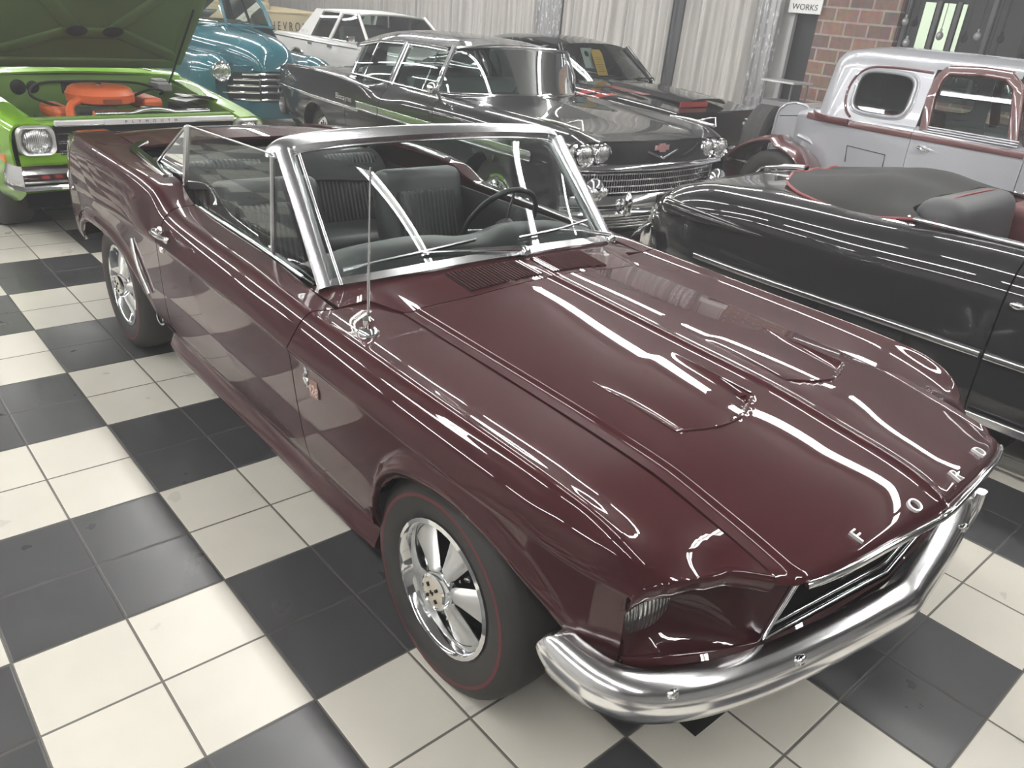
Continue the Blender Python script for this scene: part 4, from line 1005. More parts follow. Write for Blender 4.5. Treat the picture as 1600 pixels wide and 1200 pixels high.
# greenhouse
roof(S, (.93, 2.95), [(.93, .60), (1.1, .66), (1.5, .69), (2.2, .68), (2.6, .64), (2.95, .50)], [(.93, 1.385), (1.2, 1.37), (1.6, 1.365), (2.1, 1.345), (2.5, 1.28), (2.95, 1.24)], [(.93, 1.425), (1.3, 1.455), (1.9, 1.46), (2.5, 1.42), (2.95, 1.30)], BLKP, front=.06)
for s in (-1, 1):
    pillar(S, [(s*.80, 1.0, 1.0), (s*.765, .975, 1.15), (s*.68, .99, 1.30), (s*.63, .985, 1.385)], .035, .05, (s, -.4, .2), CHROME, 'windshield_post')
    pillar(S, [(s*.83, 1.665, 1.0), (s*.70, 1.60, 1.355)], .075, .04, (s, 0, .4), CHROME, 'window_pillar')
    pillar(S, [(s*.83, 1.715, 1.0), (s*.695, 1.645, 1.355)], .03, .045, (s, 0, .4), BLKP, 'window_pillar')
    pillar(S, [(s*.82, 2.42, 1.0), (s*.66, 2.45, 1.275)], .05, .05, (s, 0, .4), CHROME, 'rear_quarter_post')
    for y in (1.16, 2.18): pillar(S, [(s*.835, y, 1.01), (s*.695, y-.03, 1.345-.03*(y > 2))], .014, .014, (s, 0, .4), CHROME, 'vent_post')
    strip(S, [(s*(.685+.012), y, z) for y, z in ((1.0, 1.36), (1.3, 1.362), (1.6, 1.357), (2.1, 1.335), (2.5, 1.27))], .03, .012, (s, 0, .5), CHROME, 'drip_molding')
    strip(S, [(s*.845, y, 1.02) for y in (1.0, 1.5, 2.0, 2.4)], .016, .010, (s, 0, .6), CHROME, 'sill_molding')
    pane(S, [(s*.83, .99, 1.015), (s*.83, 2.41, 1.015)], [(s*.70, 1.0, 1.35), (s*.68, 2.43, 1.28)], bulge=lambda u, v: (s*.02*math.sin(PI*v), 0, .03*math.sin(PI*u)*v))
    pane(S, [(s*.80, 2.44, 1.01), (s*.62, 2.75, 1.03)], [(s*.66, 2.45, 1.27), (s*.52, 2.80, 1.25)], name='rear_glass')
def wbow(x): return .70+.27*(abs(x)/.78)**2.4
pane(S, [(x, wbow(x), 1.035-.02*(abs(x)/.78)**2) for x in np.linspace(-.785, .785, 30)], [(x, .92+.06*(abs(x)/.62)**2, 1.415-.035*(abs(x)/.62)**2) for x in np.linspace(-.625, .625, 30)], name='windshield', n=30)
strip(S, [(x, wbow(x)-.01, 1.035-.02*(abs(x)/.78)**2) for x in np.linspace(-.79, .79, 40)], .025, .02, (0, -1, .6), CHROME, 'windshield_molding')
strip(S, [(x, .905+.06*(abs(x)/.62)**2, 1.415-.035*(abs(x)/.62)**2) for x in np.linspace(-.62, .62, 30)], .022, .02, (0, -1, .6), CHROME, 'windshield_molding')
pane(S, [(x, 3.0-.20*(abs(x)/.62)**2, 1.03) for x in np.linspace(-.62, .62, 14)], [(x, 2.94-.14*(abs(x)/.5)**2, 1.285-.03*(abs(x)/.5)**2) for x in np.linspace(-.5, .5, 14)], name='rear_glass', n=14)
for s in (-1,):
    mm = MB(); mm.ball((s*.96, .80, 1.075), .065, 18, (.9, .7, .75)); mm.tube([(s*.88, .80, .985), (s*.93, .80, 1.05)], .014, 8); mm.obj('door_mirror', CHROME, S)
SEATG = mat('grey_green_cloth', (.16, .19, .18), .7)
for y in (1.55, 2.35):
    se = soft('bench_seat', (0, y-.25, .58), (1.4, .5, .2), S, SEATG); soft('seat_backrest', (0, .30, .26), (1.4, .14, .5), se, SEATG, (-.15, 0, 0))
MB().box((0, .95, .92), (1.4, .25, .16)).obj('dashboard', mat('teal_dash', (.05, .16, .15), .5), S, 0, bevel=.03)
SWM = Matrix.Translation((.38, 1.15, 1.0)) @ Matrix.Rotation(-1.0, 4, 'X'); w_ = MB(); w_.tube([SWM @ Vector((.2*math.cos(a), .2*math.sin(a), 0)) for a in np.linspace(0, 2*PI, 28, endpoint=False)], .011, 8, closed=True); w_.obj('steering_wheel', BLACK, S)
tx = MB(); add_text(tx, 'Biscayne', .075, frame((-.978, 2.32, .80), (0, -1, 0), (0, 0, 1)), .006, sx=1.25); tx.obj('fender_script', CHROME, S)
under(S, .80, -.6, 3.8); MB().box((0, 1.6, .36), (1.5, 1.9, .04)).obj('cabin_floor', DARK, S, 0)
for s in (-1, 1):
    for y in (0, 2.99): wheel(S, (s*.76, y, .34), s, .34, .18, .19, 'cover'); 

# ---- lime green coupe with its hood up ----
LIME = mat('lime_paint', (.17, .36, .02), .3, 0, 1, .03, .1); LIMED = mat('lime_inner_shaded', (.10, .19, .035), .5); HDU = mat('hood_underside_shaded', (.085, .135, .045), .6)  # inner and hood underside greens carry the shade and haze in their colour
g = thing('coupe_car', (1.10, 1.58, 0), math.radians(4), 'lime green coupe with its hood propped open over an orange engine', 'car')
rows = [st(-.76, (.80, .42), (.84, .46), (.87, .58), (.875, .68), (.86, .78), (.80, .825), (.68, .822)),
        st(-.55, (.82, .30), (.87, .38), (.895, .56), (.90, .70), (.885, .80), (.82, .85), (.69, .845)),
        st(0, (.80, .22), (.88, .30), (.90, .55), (.905, .74), (.895, .84), (.83, .905), (.70, .895)),
        st(.6, (.80, .20), (.88, .28), (.90, .55), (.905, .76), (.895, .88), (.83, .955), (.72, .955)),
        st(1.8, (.80, .20), (.88, .28), (.90, .55), (.905, .77), (.895, .88), (.82, .95), (.72, .955)),
        st(2.7, (.80, .22), (.88, .32), (.90, .55), (.905, .78), (.89, .89), (.80, .96), (.66, .97)),
        st(3.6, (.76, .34), (.82, .42), (.84, .56), (.84, .76), (.82, .85), (.74, .91), (.6, .92))]
AR = [(.05, .33, .36), (2.75, .33, .34)]
Bg = Shell(K(*rows), arch(AR, .2), 3); EXT = aextra(AR)
for s in (-1, 1):
    put(Bg.panel(usamp(0, 6, 5), -.76, .74, vsam(-.76, .74, EXT, 30), s), 'front_fender', LIME, g)
    put(Bg.panel(usamp(0, 6, 5), .746, 1.85, vsam(.746, 1.85, (), 16), s), 'door', LIME, g)
    put(Bg.panel(usamp(0, 6, 5), 1.856, 3.6, vsam(1.856, 3.6, EXT, 30), s), 'quarter_panel', LIME, g)
    # headlight and square bezel
    bz = MB(); o = rrect(.225, .185, .05, 5); i_ = [(.082*math.cos(2*PI*k/24+PI/24), .082*math.sin(2*PI*k/24+PI/24)) for k in range(24)]
    M = frame((s*.725, -.775, .722), (1, 0, 0), (0, 0, 1)); V = [M @ Vector((x, y, 0)) for x, y in o]+[M @ Vector((x*.93, y*.93, .04)) for x, y in o]+[M @ Vector((x*.83, y*.83, .035)) for x, y in o]+[M @ Vector((x, y, .005)) for x, y in i_]
    n = 24; F = [(r*n+k, r*n+(k+1) % n, (r+1)*n+(k+1) % n, (r+1)*n+k) for r in range(3) for k in range(n)]
    # align ring starts so the quads do not twist
    bz.add(V, F); bzo = bz.obj('headlight_bezel', mat('silver_bezel', (.55, .55, .54), .3, .6), g, 50)
    headlamp(bzo, (s*.725, -.785, .722), .078, (0, -1, 0), .006)
    am_ = MB().box((s*.885, -.60, .60), (.02, .13, .05)); am_.obj('marker_lamp', AMBER, g, 0, bevel=.005)
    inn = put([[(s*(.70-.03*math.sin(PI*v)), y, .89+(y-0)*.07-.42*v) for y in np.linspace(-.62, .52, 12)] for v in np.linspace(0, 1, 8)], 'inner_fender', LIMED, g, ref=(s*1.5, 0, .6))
# radiator support, firewall, cowl
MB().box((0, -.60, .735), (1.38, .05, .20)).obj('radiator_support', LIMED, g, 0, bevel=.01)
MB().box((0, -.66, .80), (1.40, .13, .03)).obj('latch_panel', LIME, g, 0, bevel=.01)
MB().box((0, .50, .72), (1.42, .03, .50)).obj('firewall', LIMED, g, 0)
for x, r in ((-.44, .055), (-.34, .045)): MB().lathe([(r, 0), (r*.6, .01), (.001, .012)], 20, Matrix.Translation((x, .483, .885)) @ Matrix.Rotation(PI/2, 4, 'X')).obj('firewall_grommet', BLACK, g)
cw = put([[(x, y, 1.0+.022*math.sin(PI*(y-.48)/.30)-.03*(x/.8)**2) for y in np.linspace(.48, .80, 8)] for x in np.linspace(-.80, .80, 16)], 'cowl_panel', LIME, g, ref=(0, .6, .6))
for a, b in (((-.02, .55, 1.03), (-.18, .72, 1.055)), ((.60, .55, 1.0), (.36, .72, 1.05))):
    MB().sweep(resamp([a, b], 4), rrect(.012, .028, .004), (0, 0, 1)).obj('wiper', CHROME, g, 40)
# engine
ORG = mat('orange_enamel', (.52, .105, .03), .35); 
MB().box((0, .05, .62), (.42, .75, .26)).obj('engine_block', mat('dark_engine', (.05, .05, .05), .5), g, 0, bevel=.04)
ac = MB(); ac.lathe([(.001, .045), (.06, .05), (.19, .045), (.215, .03), (.225, .005), (.235, -.005), (.232, -.06), (.20, -.075), (.1, -.08)], 40, Matrix.Translation((-.02, .03, .905))); AC = ac.obj('air_cleaner', ORG, g, 40)
MB().lathe([(.001, .022), (.006, .02), (.02, .004), (.02, 0)], 12, Matrix.Translation((-.02, .03, .955))).obj('wing_nut', CHROME, AC); MB().box((-.02, -.205, .868), (.13, .004, .03)).obj('air_cleaner_decal', mat('decal_dark', (.20, .05, .02), .5), AC, 0)
sn_ = MB(); sn_.tube(catmull([(-.20, -.08, .87), (-.30, -.16, .83), (-.34, -.28, .76), (-.36, -.42, .70)], 5), .028, 10); sn_.obj('intake_duct', ORG, g)
MB().box((.33, .10, .82), (.15, .36, .10)).obj('valve_cover', ORG, g, 0, bevel=.03); MB().box((-.31, .10, .76), (.14, .40, .10)).obj('valve_cover', ORG, g, 0, bevel=.03)
rd = MB(); rd.sweep([(x, -.50, .825+.025*max(0, math.sin(x*11))) for x in np.linspace(-.26, .56, 40)], rrect(.05, .06, .015), (0, 0, 1)); rd.obj('radiator_tank', CHROME, g, 40)
MB().lathe([(.001, .03), (.03, .028), (.034, .012), (.03, 0)], 16, Matrix.Translation((.10, -.48, .845))).obj('radiator_cap', CHROME, g)
bt_ = MB().box((.52, -.20, .75), (.18, .24, .19)); bt_.obj('battery', BLACK, g, 0, bevel=.01)
pp = thing('paper_stack', (0, 0, 0), 0, 'loose white papers lying in the green coupe engine bay', 'papers')
ag = math.radians(4)
def g2w(p): return Vector((1.10+p[0]*math.cos(ag)-p[1]*math.sin(ag), 1.58+p[0]*math.sin(ag)+p[1]*math.cos(ag), p[2]))
pp.location = g2w((.56, -.20, .875)); pp.rotation_euler = (0, 0, .3)
for k, (dx, dy, rz) in enumerate(((0, 0, .1), (.06, .03, -.3), (.12, -.04, .45))):
    m_ = MB(); m_.grid([[(-.12+.24*i/6, -.09+.18*j/4, .004*k+.012*math.sin(PI*i/6+k)) for j in range(5)] for i in range(7)]); o_ = m_.obj('paper_sheet', mat('white_paper', (.68, .68, .66), .7), pp, 180, solid=.002); o_.location = (dx, dy, .004*k); o_.rotation_euler = (0, .06*k, rz)
mc = MB(); mc.box((.58, .36, .90), (.12, .16, .07)); mc.box((.58, .40, .94), (.10, .10, .03)); mc.obj('master_cylinder', mat('cast_grey', (.25, .25, .25), .4, .6), g, 0, bevel=.01)
for p in ([(.20, .05, .86), (.34, -.03, .93), (.46, .05, .90), (.50, .20, .86)], [(-.30, .0, .80), (-.44, .2, .86), (-.30, .42, .92), (.1, .44, .93), (.40, .42, .92), (.55, .34, .88)], [(.24, -.30, .80), (.40, -.38, .80), (.50, -.30, .82)], [(-.42, -.45, .72), (-.48, -.2, .74), (-.46, .1, .72)]):
    MB().tube(catmull(p, 6), .010 if len(p) > 3 else .02, 8).obj('engine_hose', BLACK, g)
MB().lathe([(.10, 0), (.10, .06), (.04, .07)], 20, Matrix.Translation((-.42, -.28, .70))).obj('washer_pot', BLACK, g)
bd = MB().box((-.02, .485, .88), (.24, .02, .09)); bd.obj('firewall_pad', BLACK, g, 0, bevel=.02)
# hood, hinged at the cowl and standing open
hs = MB(); hp0 = Vector((0, .36, 1.055)); hd = Vector((0, -.745, .667)).normalized(); hn = Vector((0, -hd.z, hd.y)) # normal toward the engine
hn = Vector((0, -.655, -.755)).normalized()
LH = 1.28
G = [[tuple(hp0+hd*(LH*v)+Vector((x*.735*(1-.03*v), 0, 0))-hn*(.035*(1-x*x))) for v in np.linspace(0, 1, 14)] for x in np.linspace(-1, 1, 18)]
HO = MB().grid(G).obj('hood', LIME, g, 180, solid=.012, ref=tuple(hp0+hd*.6+hn*2))
inn = MB()
def hpt(x, v, d): return hp0+hd*(LH*v)+Vector((x*.735, 0, 0))+hn*d
def rib(a, b, w=.07, d=.014):
    inn.sweep([tuple(hpt(a[0]+(b[0]-a[0])*t, a[1]+(b[1]-a[1])*t, .0)) for t in np.linspace(0, 1, 8)], [(-.02, -w), (d*.7, -w*.75), (d, -w*.4), (d, w*.4), (d*.7, w*.75), (-.02, w)], tuple(hn))
for a, b in (((-.95, .03), (.95, .03)), ((-.95, .96), (.95, .96)), ((-.95, .03), (-.93, .96)), ((.95, .03), (.93, .96)), ((-.9, .9), (-.15, .3)), ((.9, .9), (.15, .3)), ((-.9, .1), (-.2, .32)), ((.9, .1), (.2, .32)), ((-.3, .30), (.3, .30))): rib(a, b)
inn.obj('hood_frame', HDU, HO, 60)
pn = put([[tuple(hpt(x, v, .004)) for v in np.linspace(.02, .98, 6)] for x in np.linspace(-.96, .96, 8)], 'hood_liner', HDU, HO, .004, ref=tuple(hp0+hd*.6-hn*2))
for x in (-.17, .17):
    MB().lathe([(.075, .0), (.07, .004), (.001, .005)], 24, frame(hpt(x, .34, .032), (1, 0, 0), tuple(hd)) @ Matrix.Diagonal((1, .75, 1, 1))).obj('hood_opening', BLACK, HO)
MB().sweep([tuple(hpt(.06, .62, .02)), tuple(hpt(.0, .85, .03))], rrect(.01, .04, .004), tuple(hn)).obj('hood_tag', WHITEP, HO, 0)
MB().tube([(.62, .30, .92), tuple(hpt(.9, .55, .02))], .008, 8).obj('hood_prop', BLACK, g)
# grille and bumper
gg = MB(); gg.sweep([(x, -.805, .812) for x in np.linspace(-.60, .60, 5)], rrect(.02, .014, .006), (0, -1, 0)); gg.sweep([(x, -.795, .635) for x in np.linspace(-.60, .60, 5)], rrect(.02, .014, .005), (0, -1, 0)); GG = gg.obj('grille_frame', CHROME, g, 40)
MB().box((0, -.765, .72), (1.22, .02, .17)).obj('grille_back', BLACK, GG, 0)
gi = MB()
for x0, x1 in ((-.60, -.335), (-.325, -.06), (-.05, .215), (.225, .49)):
    for z in (.675, .735): gi.tube([(x0, -.79, z-.024), (x1, -.79, z-.024), (x1, -.79, z+.024), (x0, -.79, z+.024)], .004, 6, closed=True)
gi.obj('grille_inserts', ALU, GG)
MB().box((0, -.800, .826), (1.22, .03, .034)).obj('grille_header', mat('bright_header', (.72, .72, .72), .35, .3), GG, 0, bevel=.006)
bdg = MB().box((.0, -.818, .826), (.62, .006, .030)); bo = bdg.obj('grille_nameplate', mat('bright_plate', (.72, .72, .72), .35, .3), GG, 0)
tx = MB(); add_text(tx, 'PLYMOUTH', .026, frame((0, -.8215, .826), (1, 0, 0), (0, 0, 1)), .001, space=3.4); tx.obj('nameplate_lettering', BLACK, bo, 0)
bp = MB(); pth = [(-.925, -.72, .515), (-.92, -.84, .515), (-.87, -.915, .515), (-.5, -.94, .515), (0, -.945, .515), (.5, -.94, .515), (.87, -.915, .515), (.92, -.84, .515), (.925, -.72, .515)]
nn = [(-1, 0, 0), (-1, -.1, 0), (-.6, -1, 0), (0, -1, 0), (0, -1, 0), (0, -1, 0), (.6, -1, 0), (1, -.1, 0), (1, 0, 0)]
bp.sweep(pth, [(-.08, .08), (.0, .075), (.012, .055), (.002, .045), (.0, -.015), (-.008, -.03), (-.02, -.075), (-.08, -.08)], lambda i: nn[i]); bp.obj('bumper', CHROME, g, 35)
put([[(x, -.80, z) for z in np.linspace(.40, .64, 3)] for x in np.linspace(-.84, .84, 6)], 'front_valance', LIME, g, ref=(0, 0, .5))
# cabin
roof(g, (1.25, 2.75), [(1.25, .56), (1.8, .62), (2.75, .55)], [(1.25, 1.28), (1.9, 1.29), (2.75, 1.18)], [(1.25, 1.31), (1.9, 1.34), (2.75, 1.22)], LIME)
for s in (-1, 1):
    pillar(g, [(s*.72, .80, .98), (s*.57, 1.26, 1.29)], .05, .05, (s, -.5, .4), LIME); pillar(g, [(s*.70, 3.05, .97), (s*.56, 2.6, 1.21)], .20, .04, (s, 0, .4), LIME)
    pane(g, [(s*.73, .86, .965), (s*.71, 2.9, .97)], [(s*.575, 1.28, 1.28), (s*.565, 2.62, 1.21)])
pane(g, [(-.72, .79, .985), (0, .68, 1.01), (.72, .79, .985)], [(-.56, 1.24, 1.285), (0, 1.22, 1.31), (.56, 1.24, 1.285)], name='windshield')
pane(g, [(-.66, 3.1, .97), (.66, 3.1, .97)], [(-.54, 2.74, 1.2), (.54, 2.74, 1.2)], name='rear_glass')
put([[(x, y, .965-.04*((y-3.0)/.6 if y > 3 else 0)+.02*(1-(x/.64)**2)) for y in np.linspace(3.05, 3.6, 6)] for x in np.linspace(-.64, .64, 8)], 'trunk_lid', LIME, g)
put([[(x, 3.6, z) for z in np.linspace(.36, .92, 4)] for x in np.linspace(-.8, .8, 6)], 'tail_panel', LIME, g, ref=(0, 2, .6))
under(g, .78, -.55, 3.5); MB().box((0, 1.9, .75), (1.3, 1.9, .3)).obj('cabin_trim', BLACK, g, 0)
for s in (-1, 1):
    for y in (.05, 2.75): wheel(g, (s*.75, y, .33), s, .33, .22, .19, 'slot')

# ---- teal rounded sedan ----
TEAL = mat('teal_paint', (.017, .10, .13), .3, 0, 1, .03, .1)
t = thing('sedan_car', (3.9, 5.35, 0), math.radians(-3), 'teal rounded vintage sedan with a horizontal chrome bar grille', 'car')
zr = pc([(-.94, .77), (-.925, .86), (-.90, .94), (-.85, 1.01), (-.72, 1.08), (-.4, 1.14), (.06, 1.165), (.8, 1.19)])
wd_ = pc([(-.94, .14), (-.90, .22), (-.80, .29), (-.4, .40), (.2, .52), (.8, .62)])
zs_ = pc([(-.94, .76), (-.6, .78), (.0, .84), (.8, .92)])
G = []
for a in np.linspace(-1, 1, 31):
    G.append([(wd_(y)*math.copysign(abs(math.sin(a*PI/2))**.85, a), y, zs_(y)+(zr(y)-zs_(y))*max(0, math.cos(a*PI/2))**.62) for y in np.r_[np.linspace(-.94, -.8, 10), np.linspace(-.76, .8, 24)]])
HT = put(G, 'hood', TEAL, t, ref=(0, 0, .7))
MB().tube([(0, y, zr(y)+.004) for y in np.linspace(-.9, .75, 30)], .006, 6).obj('hood_molding', TEAL, HT)
for s in (-1, 1):
    G = []
    for a in np.linspace(0, PI*1.0, 22):
        row = []
        for y in np.r_[np.linspace(-.84, -.5, 14), np.linspace(-.45, 1.3, 18)]:
            k = math.sqrt(max(0, 1-((-.5-y)/.345)**2)) if y < -.5 else 1-.22*max(0, (y-.3)/1.0)**1.5
            w = .27*(.10+.90*k); h = .30*(.08+.92*k); cx = .64+.02*min(1, k)
            x = cx-w*math.cos(a) if a < PI/2 else cx+w*1.0*(-math.cos(a))
            z = .62+.125*(1-k)+h*math.sin(a)**.8
            row.append((s*x, y, z))
        G.append(row)
    for drop in (.5, .36):  # outer skirt down to the sill
        G.append([(p[0], p[1], max(drop, (.35+math.sqrt(max(0, .36**2-p[1]**2)) if abs(p[1]) < .36 else drop))) for p in G[21]])
    FT = put(G, 'front_fender', TEAL, t, ref=(s*.6, .2, .5))
    hl_ = headlamp(t, (s*.64, -.865, .755), .088, (s*.08, -1, 0), .022)
    bkt = MB(); bkt.lathe([(.112, .0), (.13, .05), (.15, .12), (.165, .22)], 28, frame((s*.64, -.855, .755), (1, 0, 0), (0, 0, -1))); bkt.obj('lamp_bucket', TEAL, hl_)
    # inner apron joining fender, hood and grille
    put([[(s*(.16+.56*u), -.87+.16*u*u+.04*math.sin(PI*v), .26+.56*v) for v in np.linspace(0, 1, 8)] for u in np.linspace(0, 1, 8)], 'front_apron', TEAL, t, ref=(0, 1, .6))
gt = MB()
for z, w in ((.735, .40), (.675, .49), (.605, .55), (.53, .60), (.445, .50)):
    p = [(x, -.955+.22*(abs(x)/.62)**2.2, z-.01*(x/.5)**2) for x in np.linspace(-w, w, 25)]
    gt.sweep(p, [(-.012, .016), (.008, .014), (.018, .002), (.008, -.012), (-.012, -.014)], (0, -1, .2))
GT = gt.obj('grille_bars', CHROME, t, 40)
gb = MB(); gb.grid([[(x, -.925+.22*(abs(x)/.62)**2.2, z) for z in np.linspace(.42, .745, 4)] for x in np.linspace(-.56, .56, 19)]); gb.obj('grille_back', BLACK, GT, 0)
gc_ = MB(); gc_.box((0, -.955, .59), (.02, .02, .30)); 
for s in (-1, 1): gc_.box((s*.22, -.94, .59), (.016, .02, .30))
gc_.obj('grille_uprights', CHROME, GT, 0)
put([[(x, -.95+.25*(abs(x)/.8)**2.2+.03*v, .42-.20*v) for v in np.linspace(0, 1, 5)] for x in np.linspace(-.80, .80, 19)], 'splash_pan', TEAL, t, ref=(0, 1, .4))
rows = [st(.80, (.62, .30), (.80, .34), (.84, .60), (.80, .90), (.70, 1.12), (.64, 1.17)), st(1.6, (.64, .28), (.82, .34), (.87, .60), (.85, .90), (.76, 1.12), (.70, 1.17)), st(2.6, (.64, .30), (.82, .36), (.87, .60), (.83, .88), (.72, 1.06), (.64, 1.12)), st(3.7, (.50, .40), (.62, .46), (.66, .60), (.62, .76), (.52, .86), (.44, .90))]
Bt = Shell(K(*rows))
for s in (-1, 1):
    for a, b, n_ in ((.80, 1.64, 'door'), (1.646, 2.3, 'door'), (2.306, 3.7, 'quarter_panel')): put(Bt.panel(usamp(0, 5, 5), a, b, vsam(a, b, (), 14), s), n_, TEAL, t)
    pillar(t, [(s*.66, .72, 1.14), (s*.60, .85, 1.40), (s*.53, .98, 1.55)], .06, .06, (s, -.5, .3), TEAL, 'windshield_post')
    pillar(t, [(s*.70, 1.60, 1.16), (s*.57, 1.62, 1.54)], .06, .05, (s, 0, .4), TEAL); pillar(t, [(s*.68, 2.4, 1.12), (s*.55, 2.3, 1.50)], .28, .05, (s, 0, .4), TEAL)
    pane(t, [(s*.70, .85, 1.165), (s*.69, 2.3, 1.13)], [(s*.575, 1.0, 1.53), (s*.565, 2.2, 1.50)])
    pane(t, [(s*.02, .66, 1.19), (s*.64, .76, 1.17)], [(s*.02, .90, 1.53), (s*.52, .98, 1.53)], name='windshield')
    MB().sweep([(s*.12, .64, 1.205), (s*.34, .70, 1.215)], rrect(.008, .02, .003), (0, -.5, .8)).obj('wiper', CHROME, t, 0)
    for y in (0, 2.9): wheel(t, (s*.72, y, .35), s, .35, .17, .20, 'cover')
pillar(t, [(0, .64, 1.18), (0, .89, 1.54)], .035, .03, (0, -1, .4), TEAL, 'windshield_divider')
strip(t, [(x, .62+.10*(abs(x)/.66)**2, 1.185-.02*(abs(x)/.66)) for x in np.linspace(-.66, .66, 17)], .03, .02, (0, -.6, .8), TEAL, 'windshield_surround')
roof(t, (.92, 2.9), [(.92, .52), (1.5, .58), (2.3, .56), (2.9, .42)], [(.92, 1.54), (1.5, 1.56), (2.3, 1.51), (2.9, 1.22)], [(.92, 1.58), (1.6, 1.64), (2.3, 1.60), (2.9, 1.30)], TEAL)
put([[(x*(.66-.18*v), 2.85+.95*v, 1.27-.42*v-.12*v*v+.10*(1-x*x)*math.sin(PI*v)) for v in np.linspace(0, 1, 10)] for x in np.linspace(-1, 1, 12)], 'trunk_lid', TEAL, t, ref=(0, 2, .6))
under(t, .62, -.5, 3.5, .28); MB().box((0, 1.7, 1.05), (1.2, .12, .3)).obj('bench_seat', mat('tan_seat', (.30, .25, .18), .8), t, 0, bevel=.04)

# ---- white formal sedan ----
WHT = mat('white_paint', (.62, .62, .61), .3, 0, 1, .03, .1); VIN = mat('white_vinyl_roof', (.66, .66, .64), .6, bump=('noise', 300, .2))
l = thing('sedan_car', (7.25, 5.8, 0), math.radians(2), 'white formal sedan with a padded vinyl roof by the curtains', 'car')
rows = [st(-1.2, (.84, .30), (.90, .36), (.93, .55), (.935, .72), (.92, .80), (.86, .86), (.78, .87), (0, .88)), st(-.2, (.86, .24), (.93, .32), (.955, .55), (.96, .74), (.945, .84), (.89, .91), (.80, .92), (0, .94)), st(.75, (.86, .22), (.935, .30), (.96, .55), (.965, .76), (.95, .86), (.90, .93), (.82, .945), (0, .97)),
        st(2.3, (.86, .22), (.935, .30), (.96, .55), (.965, .76), (.955, .87), (.91, .94), (.82, .96), (.80, .965)), st(2.95, (.86, .24), (.93, .32), (.955, .55), (.96, .76), (.95, .87), (.905, .945), (.82, .965), (0, .98)), st(3.60, (.84, .34), (.90, .42), (.925, .56), (.93, .76), (.92, .86), (.875, .93), (.80, .95), (0, .96))]
AR = [(-.05, .33, .37), (2.70, .36, .37)]
Bl = Shell(K(*rows), arch(AR, .2), 3); EXT = aextra(AR)
for s in (-1, 1):
    put(Bl.panel(usamp(0, 6.5, 5), -1.2, .78, vsam(-1.2, .78, EXT, 28), s), 'front_fender', WHT, l)
    for a, b in ((.786, 1.74), (1.746, 2.34)): put(Bl.panel(usamp(0, 6.5, 5), a, b, vsam(a, b, (), 14), s), 'door', WHT, l)
    put(Bl.panel(usamp(0, 6.5, 5), 2.346, 3.60, vsam(2.346, 3.6, EXT, 28), s), 'quarter_panel', WHT, l)
    strip(l, [(s*(Bl.P(4.2, y)[0]+.004), y, .885) for y in np.linspace(-1.1, 3.58, 30)], .02, .010, (s, 0, .3))
    ar_ = MB(); ar_.tube([(s*.955, 2.70-.38*math.cos(a), .36+.38*math.sin(a)) for a in np.linspace(.1, PI-.1, 20)], .014, 8); ar_.obj('wheel_arch_molding', CHROME, l)
    for y in (1.62, 2.24): MB().box((s*.972, y, .855), (.02, .13, .035)).obj('door_handle', CHROME, l, 0, bevel=.006)
    # C pillar in vinyl
    put([[(s*(.80-.15*v), 2.50-.20*v+u*(.46-.22*v), .955+.43*v) for v in np.linspace(0, 1, 6)] for u in np.linspace(0, 1, 6)], 'rear_quarter_roof', VIN, l, .04, ref=(0, 2.4, 1.1))
    pillar(l, [(s*.80, .74, .975), (s*.66, 1.24, 1.385)], .045, .05, (s, -.5, .4), WHT, 'windshield_post'); pillar(l, [(s*.81, 1.86, .955), (s*.665, 1.69, 1.375)], .075, .04, (s, 0, .35), WHT)
    for b0, b1, t0, t1 in (((.84, 1.815), 0, (1.28, 1.65), 0), ((1.90, 2.50), 0, (1.72, 2.29), 0)):
        pane(l, [(s*.80, b0[0], .955), (s*.80, b0[1], .955)], [(s*.665, t0[0], 1.365), (s*.655, t0[1], 1.365)], bulge=lambda u, v: (s*.012*math.sin(PI*v), 0, 0))
    strip(l, [(s*.80, y, .957) for y in (.85, 1.5, 2.5)], .02, .012, (s, 0, .5))
    mr = MB(); mr.box((s*.98, .98, 1.02), (.14, .06, .09)); mr.box((s*.90, .98, .98), (.12, .03, .03)); mr.obj('door_mirror', CHROME, l, 0, bevel=.015)
    for y in (-.05, 2.70): wheel(l, (s*.80, y, .33), s, .33, .19, .19, 'cover')
for a, b, n_ in ((-1.2, .70, 'hood'), (2.98, 3.60, 'trunk_lid')): put(Bl.panel(usamp(6.5, 7, 16), a, b, vsam(a, b, (), 14), -1)+Bl.panel(usamp(6.5, 7, 16), a, b, vsam(a, b, (), 14), 1)[::-1], n_, WHT, l)
roof(l, (1.22, 2.62), [(1.22, .65), (1.7, .67), (2.62, .64)], [(1.22, 1.375), (1.7, 1.385), (2.4, 1.38), (2.62, 1.35)], [(1.22, 1.405), (1.8, 1.43), (2.62, 1.39)], VIN)
pane(l, [(-.80, .72, .98), (0, .58, .99), (.80, .72, .98)], [(-.65, 1.23, 1.375), (0, 1.20, 1.40), (.65, 1.23, 1.375)], name='windshield')
pane(l, [(-.72, 2.98, .97), (.72, 2.98, .97)], [(-.60, 2.60, 1.37), (.60, 2.60, 1.37)], name='rear_glass')
tx = MB(); add_text(tx, 'Town Car', .06, frame((-.800, 2.72, 1.02), (0, -1, 0), (-.3, 0, 1)), .004); tx.obj('roof_script', CHROME, l)
MB().box((0, -1.23, .62), (1.1, .05, .36)).obj('grille', CHROME, l, 0, bevel=.02); MB().box((0, -1.30, .42), (1.9, .14, .16)).obj('bumper', CHROME, l, 0, bevel=.03); MB().box((0, 3.66, .46), (1.9, .14, .18)).obj('bumper', CHROME, l, 0, bevel=.03)
